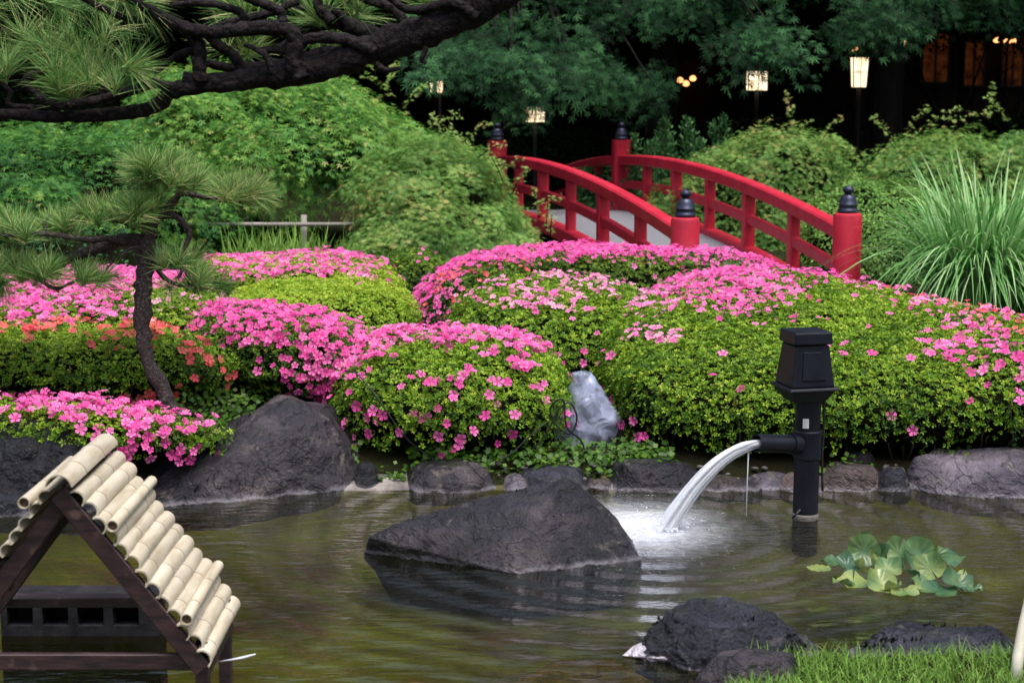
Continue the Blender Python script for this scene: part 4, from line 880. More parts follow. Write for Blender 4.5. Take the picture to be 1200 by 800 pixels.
# dark clipped evergreens under the trees
def dark_hedge(label, px0, px1, Yd, ztop, dep, seed):
    x0, x1 = at(px0, 200, Yd).x, at(px1, 200, Yd).x; cx, cy = (x0+x1)/2, Yd+dep/2; b = gzs(cx, cy)
    o = empty("evergreen_hedge", (cx, cy, b), label, "hedge", "dark hedges under the trees")
    P, Nn = dome([(x0, Yd+.1), ((x0+x1)/2, Yd), (x1, Yd+.1), (x1, Yd+dep), ((x0+x1)/2, Yd+dep), (x0, Yd+dep)], ztop, b-.1, 3, .05, .12, 1.2, seed, 160, 30)
    core(P, Nn, .08, "branch_shade_core", o); pos, nn, A = sample(P, Nn, 500)  # dark shell behind the leaves, shade put into its colour
    pos = pos - nn*(rng.random(len(pos))[:, None]*.1-.03); Xv, Yv, Zv = frames(nn+rng.normal(0, .5, pos.shape), rng.normal(0, 1, pos.shape)); v, f = stamp(*OVAL, pos, Xv, Yv, Zv, rng.uniform(.05, .09, len(pos)))
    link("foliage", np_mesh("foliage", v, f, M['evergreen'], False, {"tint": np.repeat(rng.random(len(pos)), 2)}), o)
dark_hedge("dark evergreen hedge behind the crest of the red bridge", 480, 800, 25.5, .95, 1.6, 31)
dark_hedge("dark evergreen hedge in front of the lanterns at the right", 810, 1010, 26, 1.15, 1.5, 32)
dark_hedge("dark evergreen hedge at the right edge below the lit windows", 1070, 1350, 26, 1.2, 1.6, 33)
dark_hedge("tall dark evergreen hedge behind the weeping maples", -150, 470, 24, 1.75, 1.8, 34)

# ---------------------------------------------------------------- tall shade trees
def shade_tree(label, px, Yd, r0, rad, zc, rz, nc, seed, front=None, x=None, front_n=0):
    bx = x if x is not None else at(px, 200, Yd).x; b = gzs(bx, Yd); r = np.random.default_rng(seed)
    o = empty("maple_tree", (bx, Yd, b), label, "tree", "tall shade trees behind the garden")
    tips = [(bx+rad*.55*math.cos(t), Yd+rad*.55*math.sin(t), zc+rz*r.uniform(-.4, .3)) for t in np.linspace(0, 6.28, 7)[:-1]+r.uniform(0, 1)]
    limbs((bx, Yd, b), tips, r0, M['bark'], o, seed=seed, mid=.5)
    d = norm(r.normal(0, 1, (nc, 3))); q = r.random(nc)**.4; C = np.array([bx, Yd, zc]) + d*np.array([rad, rad, rz])*q[:, None]
    C[:, 2] = np.maximum(C[:, 2], 2.9+r.random(nc)*.5+.03*(C[:, 1]-20).clip(0))
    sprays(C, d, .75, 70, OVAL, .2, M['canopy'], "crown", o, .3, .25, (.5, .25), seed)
    if front:
        P_ = []
        for poly, cnt, y0, y1 in front:
            xx = [p_[0] for p_ in poly]; yy = [p_[1] for p_ in poly]; c_ = 0
            while c_ < cnt:
                a_, b_ = r.uniform(min(xx), max(xx)), r.uniform(min(yy), max(yy)); q0 = Vector(at(a_, b_, r.uniform(y0, y1))); sg = r.choice((-1, 1)); st_ = r.uniform(.16, .24)
                if not inpoly(np.array([a_]), np.array([b_]), poly)[0]: continue
                for w in range(5):      # a drooping bough
                    q = q0 + Vector((sg*st_*w, r.normal(0, .05), -.012*w*w+.03*r.normal())); u_, v_ = proj([tuple(q)])
                    if inpoly(u_, v_, [(x_, y_+14) for x_, y_ in poly])[0] or w == 0: P_.append(tuple(q)); c_ += 1
        C = np.array(P_); D = norm(np.array([0, -1, 0.1])+r.normal(0, .4, C.shape))
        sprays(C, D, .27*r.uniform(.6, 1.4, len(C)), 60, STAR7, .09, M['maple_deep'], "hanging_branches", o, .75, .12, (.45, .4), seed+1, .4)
        m = MB()
        for k in range(0, len(C), 6):
            c_ = Vector(C[k]); root = Vector((bx+(c_.x-bx)*.3, Yd-1, max(3.2, c_.z+.8))); m.tube(smooth_path([root, root.lerp(c_, .6)+Vector((0, 0, .3)), c_], 5), np.linspace(.05, .006, 11), 6)
        m.build("limb", M['bark'], o)
    return o
shade_tree("maple tree with a thick grey trunk between the two hanging lanterns and the lit windows", 1040, 23.5, .2, 5.4, 7.2, 4.6, 420, 41,
           [([(930, -50), (1230, -50), (1230, 5), (1190, 15), (1150, 0), (1100, 15), (1040, 10), (960, 30), (930, 10)], 46, 18.5, 21),
            ([(960, -10), (1060, -10), (1080, 25), (990, 40), (960, 20)], 18, 18, 20)])
shade_tree("maple tree with low drooping boughs above the crest of the bridge", 772, 25.5, .22, 5.6, 7.4, 4.8, 420, 42,
           [([(700, -50), (960, -50), (960, 20), (925, 30), (880, 20), (820, 45), (760, 30), (700, 40)], 42, 18.5, 22),
            ([(855, 20), (935, 25), (955, 70), (945, 72), (915, 45), (860, 50)], 14, 17.6, 18.6)])
shade_tree("maple tree whose boughs hang over the round white lamp at the upper middle", 600, 26.5, .2, 5.6, 7.2, 4.6, 420, 43,
           [([(480, -50), (720, -50), (760, 40), (740, 80), (700, 100), (660, 75), (600, 60), (560, 50), (500, 70), (480, 60)], 58, 18.2, 22),
            ([(500, 45), (640, 40), (680, 80), (560, 65), (490, 72)], 34, 17.5, 18.5), ([(690, 80), (770, 65), (765, 100), (700, 115)], 14, 19, 21), ([(590, 95), (632, 100), (625, 128), (590, 125)], 7, 20, 22)])
for k, (x_, y_, lb) in enumerate([(-6.2, 24.5, "shade tree rising behind the big domed maple"), (-10.5, 21, "shade tree beyond the left edge of the garden"), (9.8, 22.5, "shade tree at the right edge in front of the lit windows"),
                                   (13.5, 27, "shade tree furthest right in front of the dark building"), (0.5, 32, "shade tree far behind the middle of the bridge"), (6.8, 31.5, "shade tree behind the two lanterns near the building"), (-5.5, 31, "shade tree far back at left near the building")]):
    shade_tree(lb, None, y_, .18, 4.8, 7.0, 4.8, 290, 50+k, x=x_)
# slim crooked dark trees near the lantern
for px_, Yd, lb in ((1003, 27.5, "slim forked young tree below the tapered lantern"), (1110, 25.5, "thin leaning tree right of the thick maple trunk"), (1170, 27, "thin dark tree crossing the lit windows")):
    b_ = at(px_, 200, Yd); b_.z = gzs(b_.x, Yd); o = empty("young_tree", tuple(b_), lb, "tree")
    limbs(b_, [b_+Vector((-.5, 0, 2.1)), b_+Vector((.6, .1, 2.4)), b_+Vector((.2, .2, 3.0)), b_+Vector((1.0, 0, 1.9))], .055, M['bark'], o, seed=int(px_), mid=.35)
    C = np.array([tuple(b_+Vector((random.uniform(-.8, 1), random.uniform(-.6, .6), random.uniform(2.3, 3.3)))) for _ in range(30)]); sprays(C, norm(rng.normal(0, 1, C.shape)), .35, 50, OVAL, .08, M['canopy'], "crown", o, .3, .2)

# ---------------------------------------------------------------- building and lanterns far back
def boxm(m, x0, x1, y0, y1, z0, z1):
    v = [(x, y, z) for x in (x0, x1) for y in (y0, y1) for z in (z0, z1)]; m.add(v, [(0, 1, 3, 2), (4, 6, 7, 5), (0, 4, 5, 1), (2, 3, 7, 6), (0, 2, 6, 4), (1, 5, 7, 3)])
bo = empty("timber_building", (0, 40, 0), "long dark timber building with dim warm windows behind the trees", "building")
m = MB(); boxm(m, -26, 26, 36, 44, -.2, 4.2); m.build("wall", M['timber'], bo)
m = MB(); m.add([(-27.5, 34.4, 4.0), (27.5, 34.4, 4.0), (27.5, 40, 7.6), (-27.5, 40, 7.6), (-27.5, 45.6, 4.0), (27.5, 45.6, 4.0), (-27.5, 34.4, 3.85), (27.5, 34.4, 3.85), (27.5, 45.6, 3.85), (-27.5, 45.6, 3.85)],
            [(0, 1, 2, 3), (3, 2, 5, 4), (6, 9, 8, 7), (0, 6, 7, 1), (4, 5, 8, 9), (0, 3, 4, 9, 6), (1, 7, 8, 5, 2)]); m.build("roof", M['roof_tile'], bo)
for px0, px1, y0, y1 in ((1082, 1109, 40, 96), (1131, 1150, 50, 100), (1176, 1196, 44, 100), (1210, 1235, 44, 100), (1250, 1275, 44, 100)):
    a_, b_ = at(px0, y0, 35.98), at(px1, y1, 35.98); m = MB(); boxm(m, a_.x, b_.x, 35.94, 36.05, b_.z, a_.z); w = m.build("window", M['window'], bo)
    m = MB(); t_ = .045
    for q in ((a_.x-t_, a_.x), (b_.x, b_.x+t_), ((a_.x+b_.x)/2-.02, (a_.x+b_.x)/2+.02)): boxm(m, q[0], q[1], 35.88, 35.935, b_.z-t_, a_.z+t_)
    boxm(m, a_.x, b_.x, 35.885, 35.93, a_.z, a_.z+t_); boxm(m, a_.x, b_.x, 35.885, 35.93, b_.z-t_, b_.z)
    m.build("frame", M['lamp_frame'], w)
for px_, py_ in ((1168, 47), (1180, 49), (1187, 48), (1058, 50), (1002, 58), (797, 94), (812, 92), (804, 98)):
    p_ = at(px_, py_, 35.6); m = MB(); m.lathe(p_, [(.01, -.06), (.06, -.04), (.07, 0), (.05, .04), (.01, .06)], 10); w = m.build("wall_lamp", M['window_lamp'], bo)
    m = MB(); m.tube([p_+Vector((0, 0, .0)), p_+Vector((0, .42, .0))], .012, 6); m.build("bracket", M['lamp_frame'], w)

def box_lantern(label, px, py, Yd, w, h, taper=1.0, post=True, cross=True, mat='lamp_paper'):
    c = at(px, py, Yd); b = gzs(c.x, Yd); o = empty("garden_lantern", (c.x, Yd, b), label, "lantern", "lit garden lanterns")
    wt, wb_ = w/2*taper, w/2/taper
    v = [(c.x+sx_*q, Yd+sy_*q, z) for z, q in ((c.z-h/2, wb_), (c.z+h/2, wt)) for sx_, sy_ in ((-1, -1), (1, -1), (1, 1), (-1, 1))]
    m = MB(); m.add(v, [(0, 3, 2, 1), (4, 5, 6, 7), (0, 1, 5, 4), (1, 2, 6, 5), (2, 3, 7, 6), (3, 0, 4, 7)]); m.build("lamp_shade", M[mat], o)
    m = MB(); V_ = [Vector(p_) for p_ in v]; ctr = Vector((c.x, Yd, c.z))
    def out(p_): q = p_-ctr; q.z = 0; return p_+q.normalized()*.008
    for i_ in range(4):
        m.beam([out(V_[i_]), out(V_[i_+4])], .016, .016, side=(1, 0, 0), ch=.002); m.beam([out(V_[i_]), out(V_[(i_+1) % 4])], .016, .016, ch=.002); m.beam([out(V_[i_+4]), out(V_[(i_+1) % 4+4])], .016, .016, ch=.002)
    if cross:
        a_, b_ = out(V_[0].lerp(V_[4], .5)), out(V_[1].lerp(V_[5], .5)); m.beam([a_, b_], .01, .008, ch=.002); m.beam([out(V_[0].lerp(V_[1], .5)), out(V_[4].lerp(V_[5], .5))], .01, .008, side=(1, 0, 0), ch=.002)
    m.build("frame", M['lamp_frame'], o)
    m = MB(); m.lathe((c.x, Yd, c.z+h/2), [(wt*1.75, 0), (wt*1.8, .02), (wt*.9, .07), (wt*.25, .11), (.01, .14)], 8, False); m.build("cap", M['lamp_frame'], o)
    m = MB(); m.beam([(c.x, Yd, b-.1), (c.x, Yd, c.z-h/2)], .06, .06, side=(1, 0, 0)); m.build("post", M['lamp_frame'], o)
box_lantern("square glowing lantern left of the tapered lantern", 887, 95, 27.4, .29, .31, 1.0)
box_lantern("tall tapered glowing lantern beside the thick maple trunk", 1007, 85, 25.2, .2, .44, 1.12)
box_lantern("glowing crossbarred lantern half hidden by leaves above the bridge", 627, 134, 24.6, .27, .23, 1.0)
c = at(513, 102, 24.5); b = gzs(c.x, 24.5); o = empty("garden_lantern", (c.x, 24.5, b), "post with a small bright cylinder lamp and a dimmer one, left above the bridge", "lantern", "lit garden lanterns")
m = MB(); m.lathe((c.x+.03, 24.5, c.z-.08), [(.03, 0), (.04, .02), (.04, .14), (.03, .16)], 12); m.build("lamp_shade", M['lamp_white'], o)
m = MB(); m.lathe((c.x-.09, 24.5, c.z-.07), [(.014, 0), (.018, .02), (.018, .12), (.014, .13)], 10); m.build("lamp_shade", M['lamp_paper'], o)
m = MB(); m.tube([(c.x+.03, 24.5, b-.1), (c.x+.03, 24.5, c.z-.082)], .02, 8); m.beam([(c.x-.14, 24.5, c.z+.1), (c.x+.08, 24.5, c.z+.1)], .05, .02); m.tube([(c.x-.03, 24.53, c.z-.3), (c.x-.03, 24.53, c.z+.09)], .01, 6); m.beam([(c.x-.1, 24.51, c.z-.085), (c.x+.05, 24.51, c.z-.085)], .03, .01, ch=.002); m.build("post", M['lamp_frame'], o)

# ---------------------------------------------------------------- red arched bridge
br = empty("arched_bridge", (1.2, 15.9, .1), "vermilion arched garden bridge with black capped posts", "bridge")
def rz(Yq): return .985 - .0125*(Yq-17.2)**2
R0, R1 = Vector((2.46, 12.5, 0)), Vector((1.235, 19.4, 0)); L0, L1 = Vector((1.25, 12.3, 0)), Vector((-.165, 19.2, 0))
def rail_pt(s, t, dz=0.0):
    a_, b_ = (R0, R1) if s else (L0, L1); p_ = a_.lerp(b_, t); return Vector((p_.x, p_.y, rz(12.5+6.9*t)+dz))
TE = 1.52; ts = np.linspace(0, TE, 46)
for s in (1, 0):
    m = MB(); m.beam([rail_pt(s, t, -.055) for t in ts], .115, .11, ch=.014); m.build("handrail", M['red'], br)
    m = MB(); m.beam([rail_pt(s, t, -.33) for t in ts], .06, .085, ch=.008); m.build("mid_rail", M['red'], br)
    m = MB(); m.beam([rail_pt(s, t, -.63) for t in ts], .13, .13, ch=.012); m.build("kerb_beam", M['red'], br)
    for k in list(range(1, 6))+[7, 8]:
        p_ = rail_pt(s, k/6); m = MB(); d_ = (rail_pt(s, .5)-rail_pt(s, .4)); d_.z = 0
        m.beam([p_+Vector((0, 0, -.62)), p_+Vector((0, 0, -.1))], .1 if k % 2 == 0 else .085, .095, side=d_.cross(Vector((0, 0, 1))), ch=.01); m.build("baluster", M['red'], br)
m = MB(); V = []
for t in ts:
    for s, z_ in ((0, -.62), (1, -.62)): p_ = rail_pt(s, t, z_); V.append(p_)
for t in ts:
    for s, z_ in ((0, -.76), (1, -.76)): p_ = rail_pt(s, t, z_); V.append(p_)
n_ = len(ts); F = []
for i_ in range(n_-1): F += [(2*i_, 2*i_+1, 2*i_+3, 2*i_+2), (2*n_+2*i_, 2*n_+2*i_+2, 2*n_+2*i_+3, 2*n_+2*i_+1)]
m.add(V, F, True); m.build("deck", M['deck'], br)
def finial(m, p, s):
    m.lathe(p, [(.088*s, 0), (.09*s, .03*s), (.08*s, .036*s), (.08*s, .062*s), (.084*s, .066*s), (.084*s, .078*s), (.076*s, .084*s), (.073*s, .115*s), (.066*s, .125*s), (.062*s, .15*s), (.03*s, .158*s), (.028*s, .168*s), (.044*s, .178*s), (.05*s, .195*s), (.046*s, .214*s), (.03*s, .228*s), (.008*s, .238*s), (.001*s, .246*s)], 24)
for (p_, ztop, sq) in ((R0, .815, 0), (L0, .80, 0), (R1, 1.095, 1), (L1, 1.095, 1)):
    m = MB()
    if not sq: m.lathe((p_.x, p_.y, 0), [(.105, -.05), (.105, ztop-.03), (.098, ztop-.008), (.085, ztop)], 32)
    else:
        m.beam([(p_.x, p_.y, .2), (p_.x, p_.y, ztop)], .19, .19, side=(R1-R0).cross(Vector((0, 0, 1))), ch=.022)
    po = m.build("post", M['red'], br, auto=40); m = MB(); finial(m, (p_.x, p_.y, ztop), .84); m.build("finial", M['finial'], po)
# gravel path leading on to the bridge
m = MB(); c0 = (R0+L0)/2; path = [(c0.x-.25, 14.2), (c0.x+.2, 12.4), (c0.x+.5, 11.9), (c0.x+1.6, 11.8), (c0.x+5, 11.9)]; sp = smooth_path(path, 6); V = []
for i_, q in enumerate(sp):
    t_ = sp[min(i_+1, len(sp)-1)]-sp[max(i_-1, 0)]; t_ = t_/np.linalg.norm(t_); nn_ = np.array([-t_[1], t_[0]])
    for s_ in (-.55, .55): V.append((q[0]+nn_[0]*s_, q[1]+nn_[1]*s_, .2))
m.add(V, [(2*i_, 2*i_+1, 2*i_+3, 2*i_+2) for i_ in range(len(sp)-1)]); tag(m.build("path", M['deck']), kind='structure')

# ---------------------------------------------------------------- pole fence under the maple
po = at(300, 262, 14.0); o = empty("pole_fence", (po.x, 14, .15), "low fence of one horizontal bamboo pole on short posts below the weeping maple", "fence")
m = MB(); m.tube([at(170, 263, 13.95), at(430, 263, 13.95)], .018, 10); m.build("rail", M['pole'], o)
for px_ in (185, 268, 356, 425):
    p_ = at(px_, 252, 14.01); m = MB(); m.tube([(p_.x, p_.y, .1), (p_.x, p_.y, p_.z)], .025, 8); m.build("post", M['bark'] if px_ != 356 else M['pole'], o)

# ---------------------------------------------------------------- pines
NEEDLE = (np.array([(-.5, 0, 0), (.5, 0, 0), (.35, .6, .03), (-.35, .6, .03), (0, 1, .0)]), np.array([(0, 1, 2, 3), (3, 2, 4, 4)]))
def needles(name, P, D, per, L, W, parent, seed, tint=(.5, .25), cone=(.25, 1.25)):
    r = np.random.default_rng(seed); P = np.asarray(P, float); D = norm(np.asarray(D, float)); n = len(P)*per; idx = np.repeat(np.arange(len(P)), per)
    a, b, d = frames(np.cross(D, r.normal(0, 1, D.shape)), D)   # b = D
    c_ = np.cross(b, a); ang = r.uniform(cone[0], cone[1], n); ph = r.uniform(0, 2*np.pi, n)
    dr = b[idx]*np.cos(ang)[:, None] + (a[idx]*np.cos(ph)[:, None] + c_[idx]*np.sin(ph)[:, None])*np.sin(ang)[:, None]
    st = P[idx] - b[idx]*(r.random(n)*.04)[:, None]; ln = L*r.uniform(.7, 1.1, n)
    t = np.array([0, .5, 1])[None, :, None]; bend = np.array([0, 0, -1.0])*(.10*ln[:, None, None])*t**2
    Q = st[:, None] + dr[:, None]*ln[:, None, None]*t + bend
    side = norm(np.cross(dr, r.normal(0, 1, dr.shape))); w = (W*np.array([1, .85, .2])*.5)[None, :, None]
    V = np.stack([Q-side[:, None]*w, Q+side[:, None]*w], 2).reshape(-1, 3); bi = (np.arange(n)*6)[:, None]+np.array([0, 2])[None]
    F = np.stack([bi, bi+1, bi+3, bi+2], -1).reshape(-1, 4)
    ti = np.clip(r.normal(tint[0], tint[1], n)+r.normal(0, .1, len(P))[idx], 0, 1)
    return link(name, np_mesh(name, V, F, M['needle'], False, {"tint": np.repeat(ti, 2)}), parent)
def px_path(pts, Y0, jit=.0):
    out = []
    for q in pts: out.append(tuple(at(q[0], q[1], Y0+(q[2] if len(q) > 2 else 0))))
    return out
def branch(m, pts, Y0, r0, r1, seed=0, n=6, sides=9, wob=.22):
    sp = smooth_path(px_path(pts, Y0), n); m.tube([Vector(p_) for p_ in sp], np.linspace(r0, r1, len(sp)), sides, wob=wob, seed=seed)

# small pine on the left bank
YS = 7.58; tb = at(203, 490, YS); sp_ = empty("small_pine", (tb.x, YS, gzs(tb.x, YS)), "small trained pine with a bent slim trunk on the left bank", "pine tree")
m = MB(); sp = smooth_path(px_path([(206, 500), (200, 484), (191, 458), (176, 428), (168, 395), (168, 340), (171, 300), (176, 268), (182, 250)], YS), 8)
rad = np.interp(np.arange(len(sp)), [0, 6, 14, 30, 48, len(sp)-1], [.055, .044, .035, .035, .042, .026]); m.tube([Vector(p_) for p_ in sp], rad, 14, wob=.3, seed=2); m.build("trunk", M['young_bark'], sp_)
brs = [([(172, 285), (150, 281), (118, 290), (90, 299), (70, 308), (40, 322, .05), (0, 330, .1)], .034, .009), ([(178, 266), (156, 262), (128, 256), (99, 254), (93, 240)], .022, .007),
       ([(150, 284), (125, 280, -.05), (102, 281, -.1), (54, 274, -.12), (10, 276, -.12), (-20, 270, -.12)], .018, .007), ([(180, 262), (195, 245), (208, 230), (216, 214), (198, 211), (176, 208), (156, 196), (153, 178)], .02, .005),
       ([(210, 226), (226, 228), (246, 232), (268, 234), (280, 222)], .016, .006), ([(182, 256), (200, 252), (216, 262), (222, 276), (214, 296), (213, 316), (208, 326)], .018, .007),
       ([(176, 300), (182, 312), (196, 328), (220, 336), (244, 338), (254, 324)], .014, .005), ([(214, 305), (222, 325), (246, 335)], .01, .004), ([(60, 312), (48, 326), (66, 338), (92, 328), (120, 326)], .012, .005),
       ([(56, 276), (52, 262), (60, 252)], .01, .005), ([(186, 258), (176, 246), (166, 246)], .014, .006), ([(120, 290), (132, 304), (124, 316)], .009, .004), ([(170, 296), (158, 290, -.1), (140, 300, -.15)], .012, .004)]
for k, (pt, a_, b_) in enumerate(brs):
    m = MB(); branch(m, pt, YS, a_, b_, k+3); m.build("branch", M['young_bark'], sp_)
S, Dd = [], []
def pad(x0, x1, y0, y1, cnt, dx=0.0, up=1.0, Y0=YS, dep=.2, sp=.45, x_fan=True):
    for _ in range(cnt):
        u = random.random(); x_ = x0+(x1-x0)*u; y_ = random.uniform(y0, y1); S.append(tuple(at(x_, y_, Y0+random.uniform(-dep, dep)))); fan = (u-.5)*1.1 if x_fan else 0
        Dd.append((dx+fan+random.gauss(0, sp*.5), random.gauss(-.1, sp), up+random.gauss(0, .15)))
pad(158, 236, 196, 218, 26); pad(160, 215, 184, 200, 10); pad(246, 300, 216, 232, 13, .35); pad(296, 306, 222, 232, 3, 1.2, .25)
pad(92, 168, 246, 260, 20); pad(2, 80, 262, 278, 18); pad(-30, 60, 308, 330, 22, -.2, .7); pad(60, 130, 318, 330, 9, .2, .6); pad(186, 232, 300, 316, 7, .3, .6); pad(196, 256, 326, 340, 8, .1, .5); pad(150, 190, 236, 250, 7)
pad(-40, 10, 320, 338, 8, -.4, -.1)
needles("needles", S, Dd, 115, .135, .0022, sp_, 4, (.55, .42), (.12, 1.35))
# big pine whose limb crosses the top of the picture
YP = 5.6; bp = empty("large_pine", (2.75, 5.1, .1), "large old pine whose dark limb reaches across the top left", "pine tree")
m = MB(); m.tube(smooth_path([(2.75, 4.45, -.1), (2.72, 4.45, .6), (2.6, 4.5, 1.6), (2.4, 4.7, 2.5), (2.1, 5.0, 3.2), (1.9, 5.2, 4.2)], 8), np.linspace(.24, .13, 41), 16, wob=.25, seed=5); m.build("trunk", M['pine_bark'], bp)
m = MB(); sp = smooth_path([(2.2, 4.95, 3.0), (1.3, 5.35, 2.62)] + px_path([(700, -90), (600, -25), (535, 18), (480, 42), (425, 62), (375, 80), (310, 91), (250, 97), (215, 94)], YP), 7)
m.tube([Vector(p_) for p_ in sp], np.interp(np.arange(len(sp)), [0, 20, 42, 56, len(sp)-1], [.12, .07, .05, .037, .025]), 22, wob=.22, seed=8); m.build("limb", M['pine_bark'], bp)
brs = [([(300, 92), (240, 100), (205, 106), (188, 120), (165, 130), (130, 134), (80, 137), (40, 136), (0, 134), (-50, 140)], .03, .016, 0),
       ([(205, 104, -.04), (180, 98, -.05), (150, 108, -.05), (110, 118, -.05), (70, 124, -.05), (50, 116, -.05), (30, 98, -.05), (36, 88, -.05), (50, 84, -.05), (48, 76, -.05)], .018, .011, 0),
       ([(70, 128), (30, 126), (10, 122), (12, 108), (0, 98), (-12, 92)], .011, .007, .04), ([(130, 122), (118, 108), (130, 98), (148, 88), (158, 76)], .012, .007, 0), ([(90, 124), (86, 110), (92, 104)], .01, .007, .03),
       ([(420, 72), (380, 62, .05), (330, 76, .05), (280, 80, .05), (240, 74, .05), (225, 66, .05)], .024, .012, .04), ([(480, 55), (430, 38, .08), (390, 26, .08), (352, 38, .08), (340, 50, .08), (326, 58, .08)], .03, .016, .05),
       ([(440, 62), (400, 46), (360, 46), (344, 60), (318, 58), (304, 60)], .022, .012, -.04), ([(352, 92), (344, 70), (346, 45), (330, 34), (290, 34), (250, 38), (222, 34), (190, 20), (160, 2), (140, -14)], .03, .016, -.05),
       ([(236, 96), (233, 76), (234, 56), (224, 42), (210, 30), (186, 26), (170, 10), (150, -10)], .026, .014, -.02), ([(290, 90), (274, 66), (254, 52), (246, 40), (262, 30), (290, 22), (320, 14), (350, 2)], .02, .012, .03),
       ([(330, 34), (328, 14), (300, 2), (270, -12)], .018, .012, -.05), ([(290, 34), (280, 14), (240, 4), (200, 6)], .016, .01, -.02), ([(390, 26), (374, 10), (372, -12)], .02, .014, .03), ([(480, 40), (462, 12), (430, 0), (400, -14)], .02, .012, .03),
       ([(560, 20), (530, 4), (490, 12), (470, 8), (450, -10)], .02, .01, -.06), ([(320, 88), (312, 66), (300, 58), (286, 52)], .012, .008, -.06), ([(232, 60), (214, 62), (196, 74), (180, 88)], .014, .008, 0),
       ([(180, 22), (150, 22), (120, 10), (90, -6)], .014, .009, .0), ([(440, 76), (452, 82), (470, 80)], .014, .006, -.05), ([(500, 55), (494, 70), (500, 74)], .010, .005, -.05), ([(410, 36), (400, 20), (384, 10), (360, 12), (330, 4)], .016, .01, .1)]
for k, (pt, a_, b_, dy) in enumerate(brs):
    m = MB(); branch(m, pt, YP+dy, a_, b_, k+30); m.build("branch", M['pine_bark'], bp)
S, Dd = [], []
pad(60, 160, 70, 100, 16, .1, 1, YP, .12, .3); S += [tuple(at(160, 80, YP-.1)), tuple(at(156, 82, YP-.12)), tuple(at(150, 78, YP))]; Dd += [(1, -.1, .15), (1, 0, -.2), (.6, 0, .7)]
pad(70, 110, 108, 112, 5, 0, 1, YP, .08, .2); pad(-10, 20, 74, 90, 6, 0, 1, YP, .1, .3); pad(20, 130, 30, 62, 13, .1, .7, YP+.3, .2, .5); pad(-20, 120, -20, 14, 12, .6, .2, YP+.1, .2, .5); pad(110, 200, -10, 6, 8, .6, -.1, YP, .1, .5)
pad(270, 320, -4, 20, 8, .1, .6, YP+.2, .12, .5); pad(370, 440, 10, 26, 9, .2, .6, YP+.15, .1, .4); pad(480, 520, -4, 12, 5, 0, .3, YP+.1, .1, .5); pad(330, 420, 40, 56, 6, .1, .5, YP+.3, .1, .5); pad(255, 300, 50, 66, 4, .1, .6, YP+.3, .1, .5)
needles("needles", S, Dd, 66, .15, .0018, bp, 9, (.5, .42))
S, Dd = [], []   # crown on top of the trunk, above the frame
for _ in range(90): S.append((random.gauss(1.9, .7), random.gauss(5.2, .5), random.uniform(3.9, 4.8))); Dd.append((random.gauss(0, .6), random.gauss(0, .6), 1))
needles("crown", S, Dd, 70, .14, .002, bp, 10)

# ---------------------------------------------------------------- black spout
pb = atz(946, 611, 0); Yw = pb.y+.05; px_ = pb.x+.0; fo = empty("water_spout", (px_, Yw, -.3), "black plastic pipe with a box head and side spout pouring water into the pond", "water spout")
zt = at(946, 520, Yw).z; zh = at(946, 470, Yw).z; PR = .052
m = MB(); m.lathe((px_, Yw, 0), [(PR, -.34), (PR, zt-.06), (PR+.006, zt-.055), (PR+.006, zt+.055), (PR, zt+.06), (PR, zh+.02)], 28); m.build("pipe", M['black_plastic'], fo, auto=50)
mouth = at(886, 519, Yw-.12); jn = Vector((px_, Yw, zt)); m = MB(); dv = (mouth-jn).normalized()
m.tube([jn+dv*.02, mouth], .037, 24, caps=False); m.tube([jn+dv*.045, jn+dv*.085], .044, 24); m.tube([mouth, mouth-dv*.001, jn+dv*.03], [.037, .032, .032], 24, caps=False); m.build("side_spout", M['black_plastic'], fo, auto=50)
# box head
def frus(m, c, wb_, wt_, db, dt, z0, z1, rot):
    v = []
    for z, w_, d_ in ((z0, wb_, db), (z1, wt_, dt)):
        for sx_, sy_ in ((-1, -1), (1, -1), (1, 1), (-1, 1)):
            q = Vector((sx_*w_/2, sy_*d_/2, 0)); q.rotate(Matrix.Rotation(rot, 3, 'Z')); v.append(Vector((c[0], c[1], z))+q)
    m.add(v, [(0, 3, 2, 1), (4, 5, 6, 7), (0, 1, 5, 4), (1, 2, 6, 5), (2, 3, 7, 6), (3, 0, 4, 7)])
m = MB(); m.lathe((px_, Yw, 0), [(PR+.0012, -.006), (PR+.003, .004), (PR+.0022, .016), (PR+.0012, .026)], 28); m.build("scum_ring", M['mortar'], fo)
hc = at(943, 447, Yw); rot = math.radians(14); zb = at(943, 450, Yw).z; zl = at(943, 402, Yw).z; ztt = at(943, 390, Yw).z
m = MB(); frus(m, (hc.x, Yw), .185, .145, .185, .145, zb, zl, rot); hb = m.build("box_body", M['black_plastic'], fo, bevel=.006)
m = MB(); frus(m, (hc.x, Yw), .10, .085, .012, .012, zb+.03, zl-.025, rot)
for v_i in range(8):
    q = Vector(m.v[v_i])-Vector((hc.x, Yw, 0)); sh = Vector((math.sin(rot), -math.cos(rot), 0))*(.0885 if v_i < 4 else .0745); m.v[v_i] = tuple(q+sh+Vector((hc.x, Yw, 0)))
m.build("front_panel", M['black_plastic'], fo, bevel=.002)
m = MB(); frus(m, (hc.x, Yw), .168, .16, .168, .16, zl+.004, ztt+.012, rot); m.build("lid", M['black_plastic'], fo, bevel=.006)
m = MB(); frus(m, (hc.x, Yw), .215, .205, .215, .205, zb-.014, zb-.001, rot); frus(m, (hc.x, Yw), .13, .19, .13, .19, zb-.065, zb-.016, rot); m.build("flange", M['black_plastic'], fo, bevel=.004)
m = MB(); m.tube(smooth_path([(px_+.062, Yw-.005, zb-.02), (px_+.064, Yw-.01, zt+.05), (px_+.06, Yw-.012, zt-.04), (px_+.066, Yw-.012, .12)], 5), .005, 8); m.build("cable", M['cable'], fo)
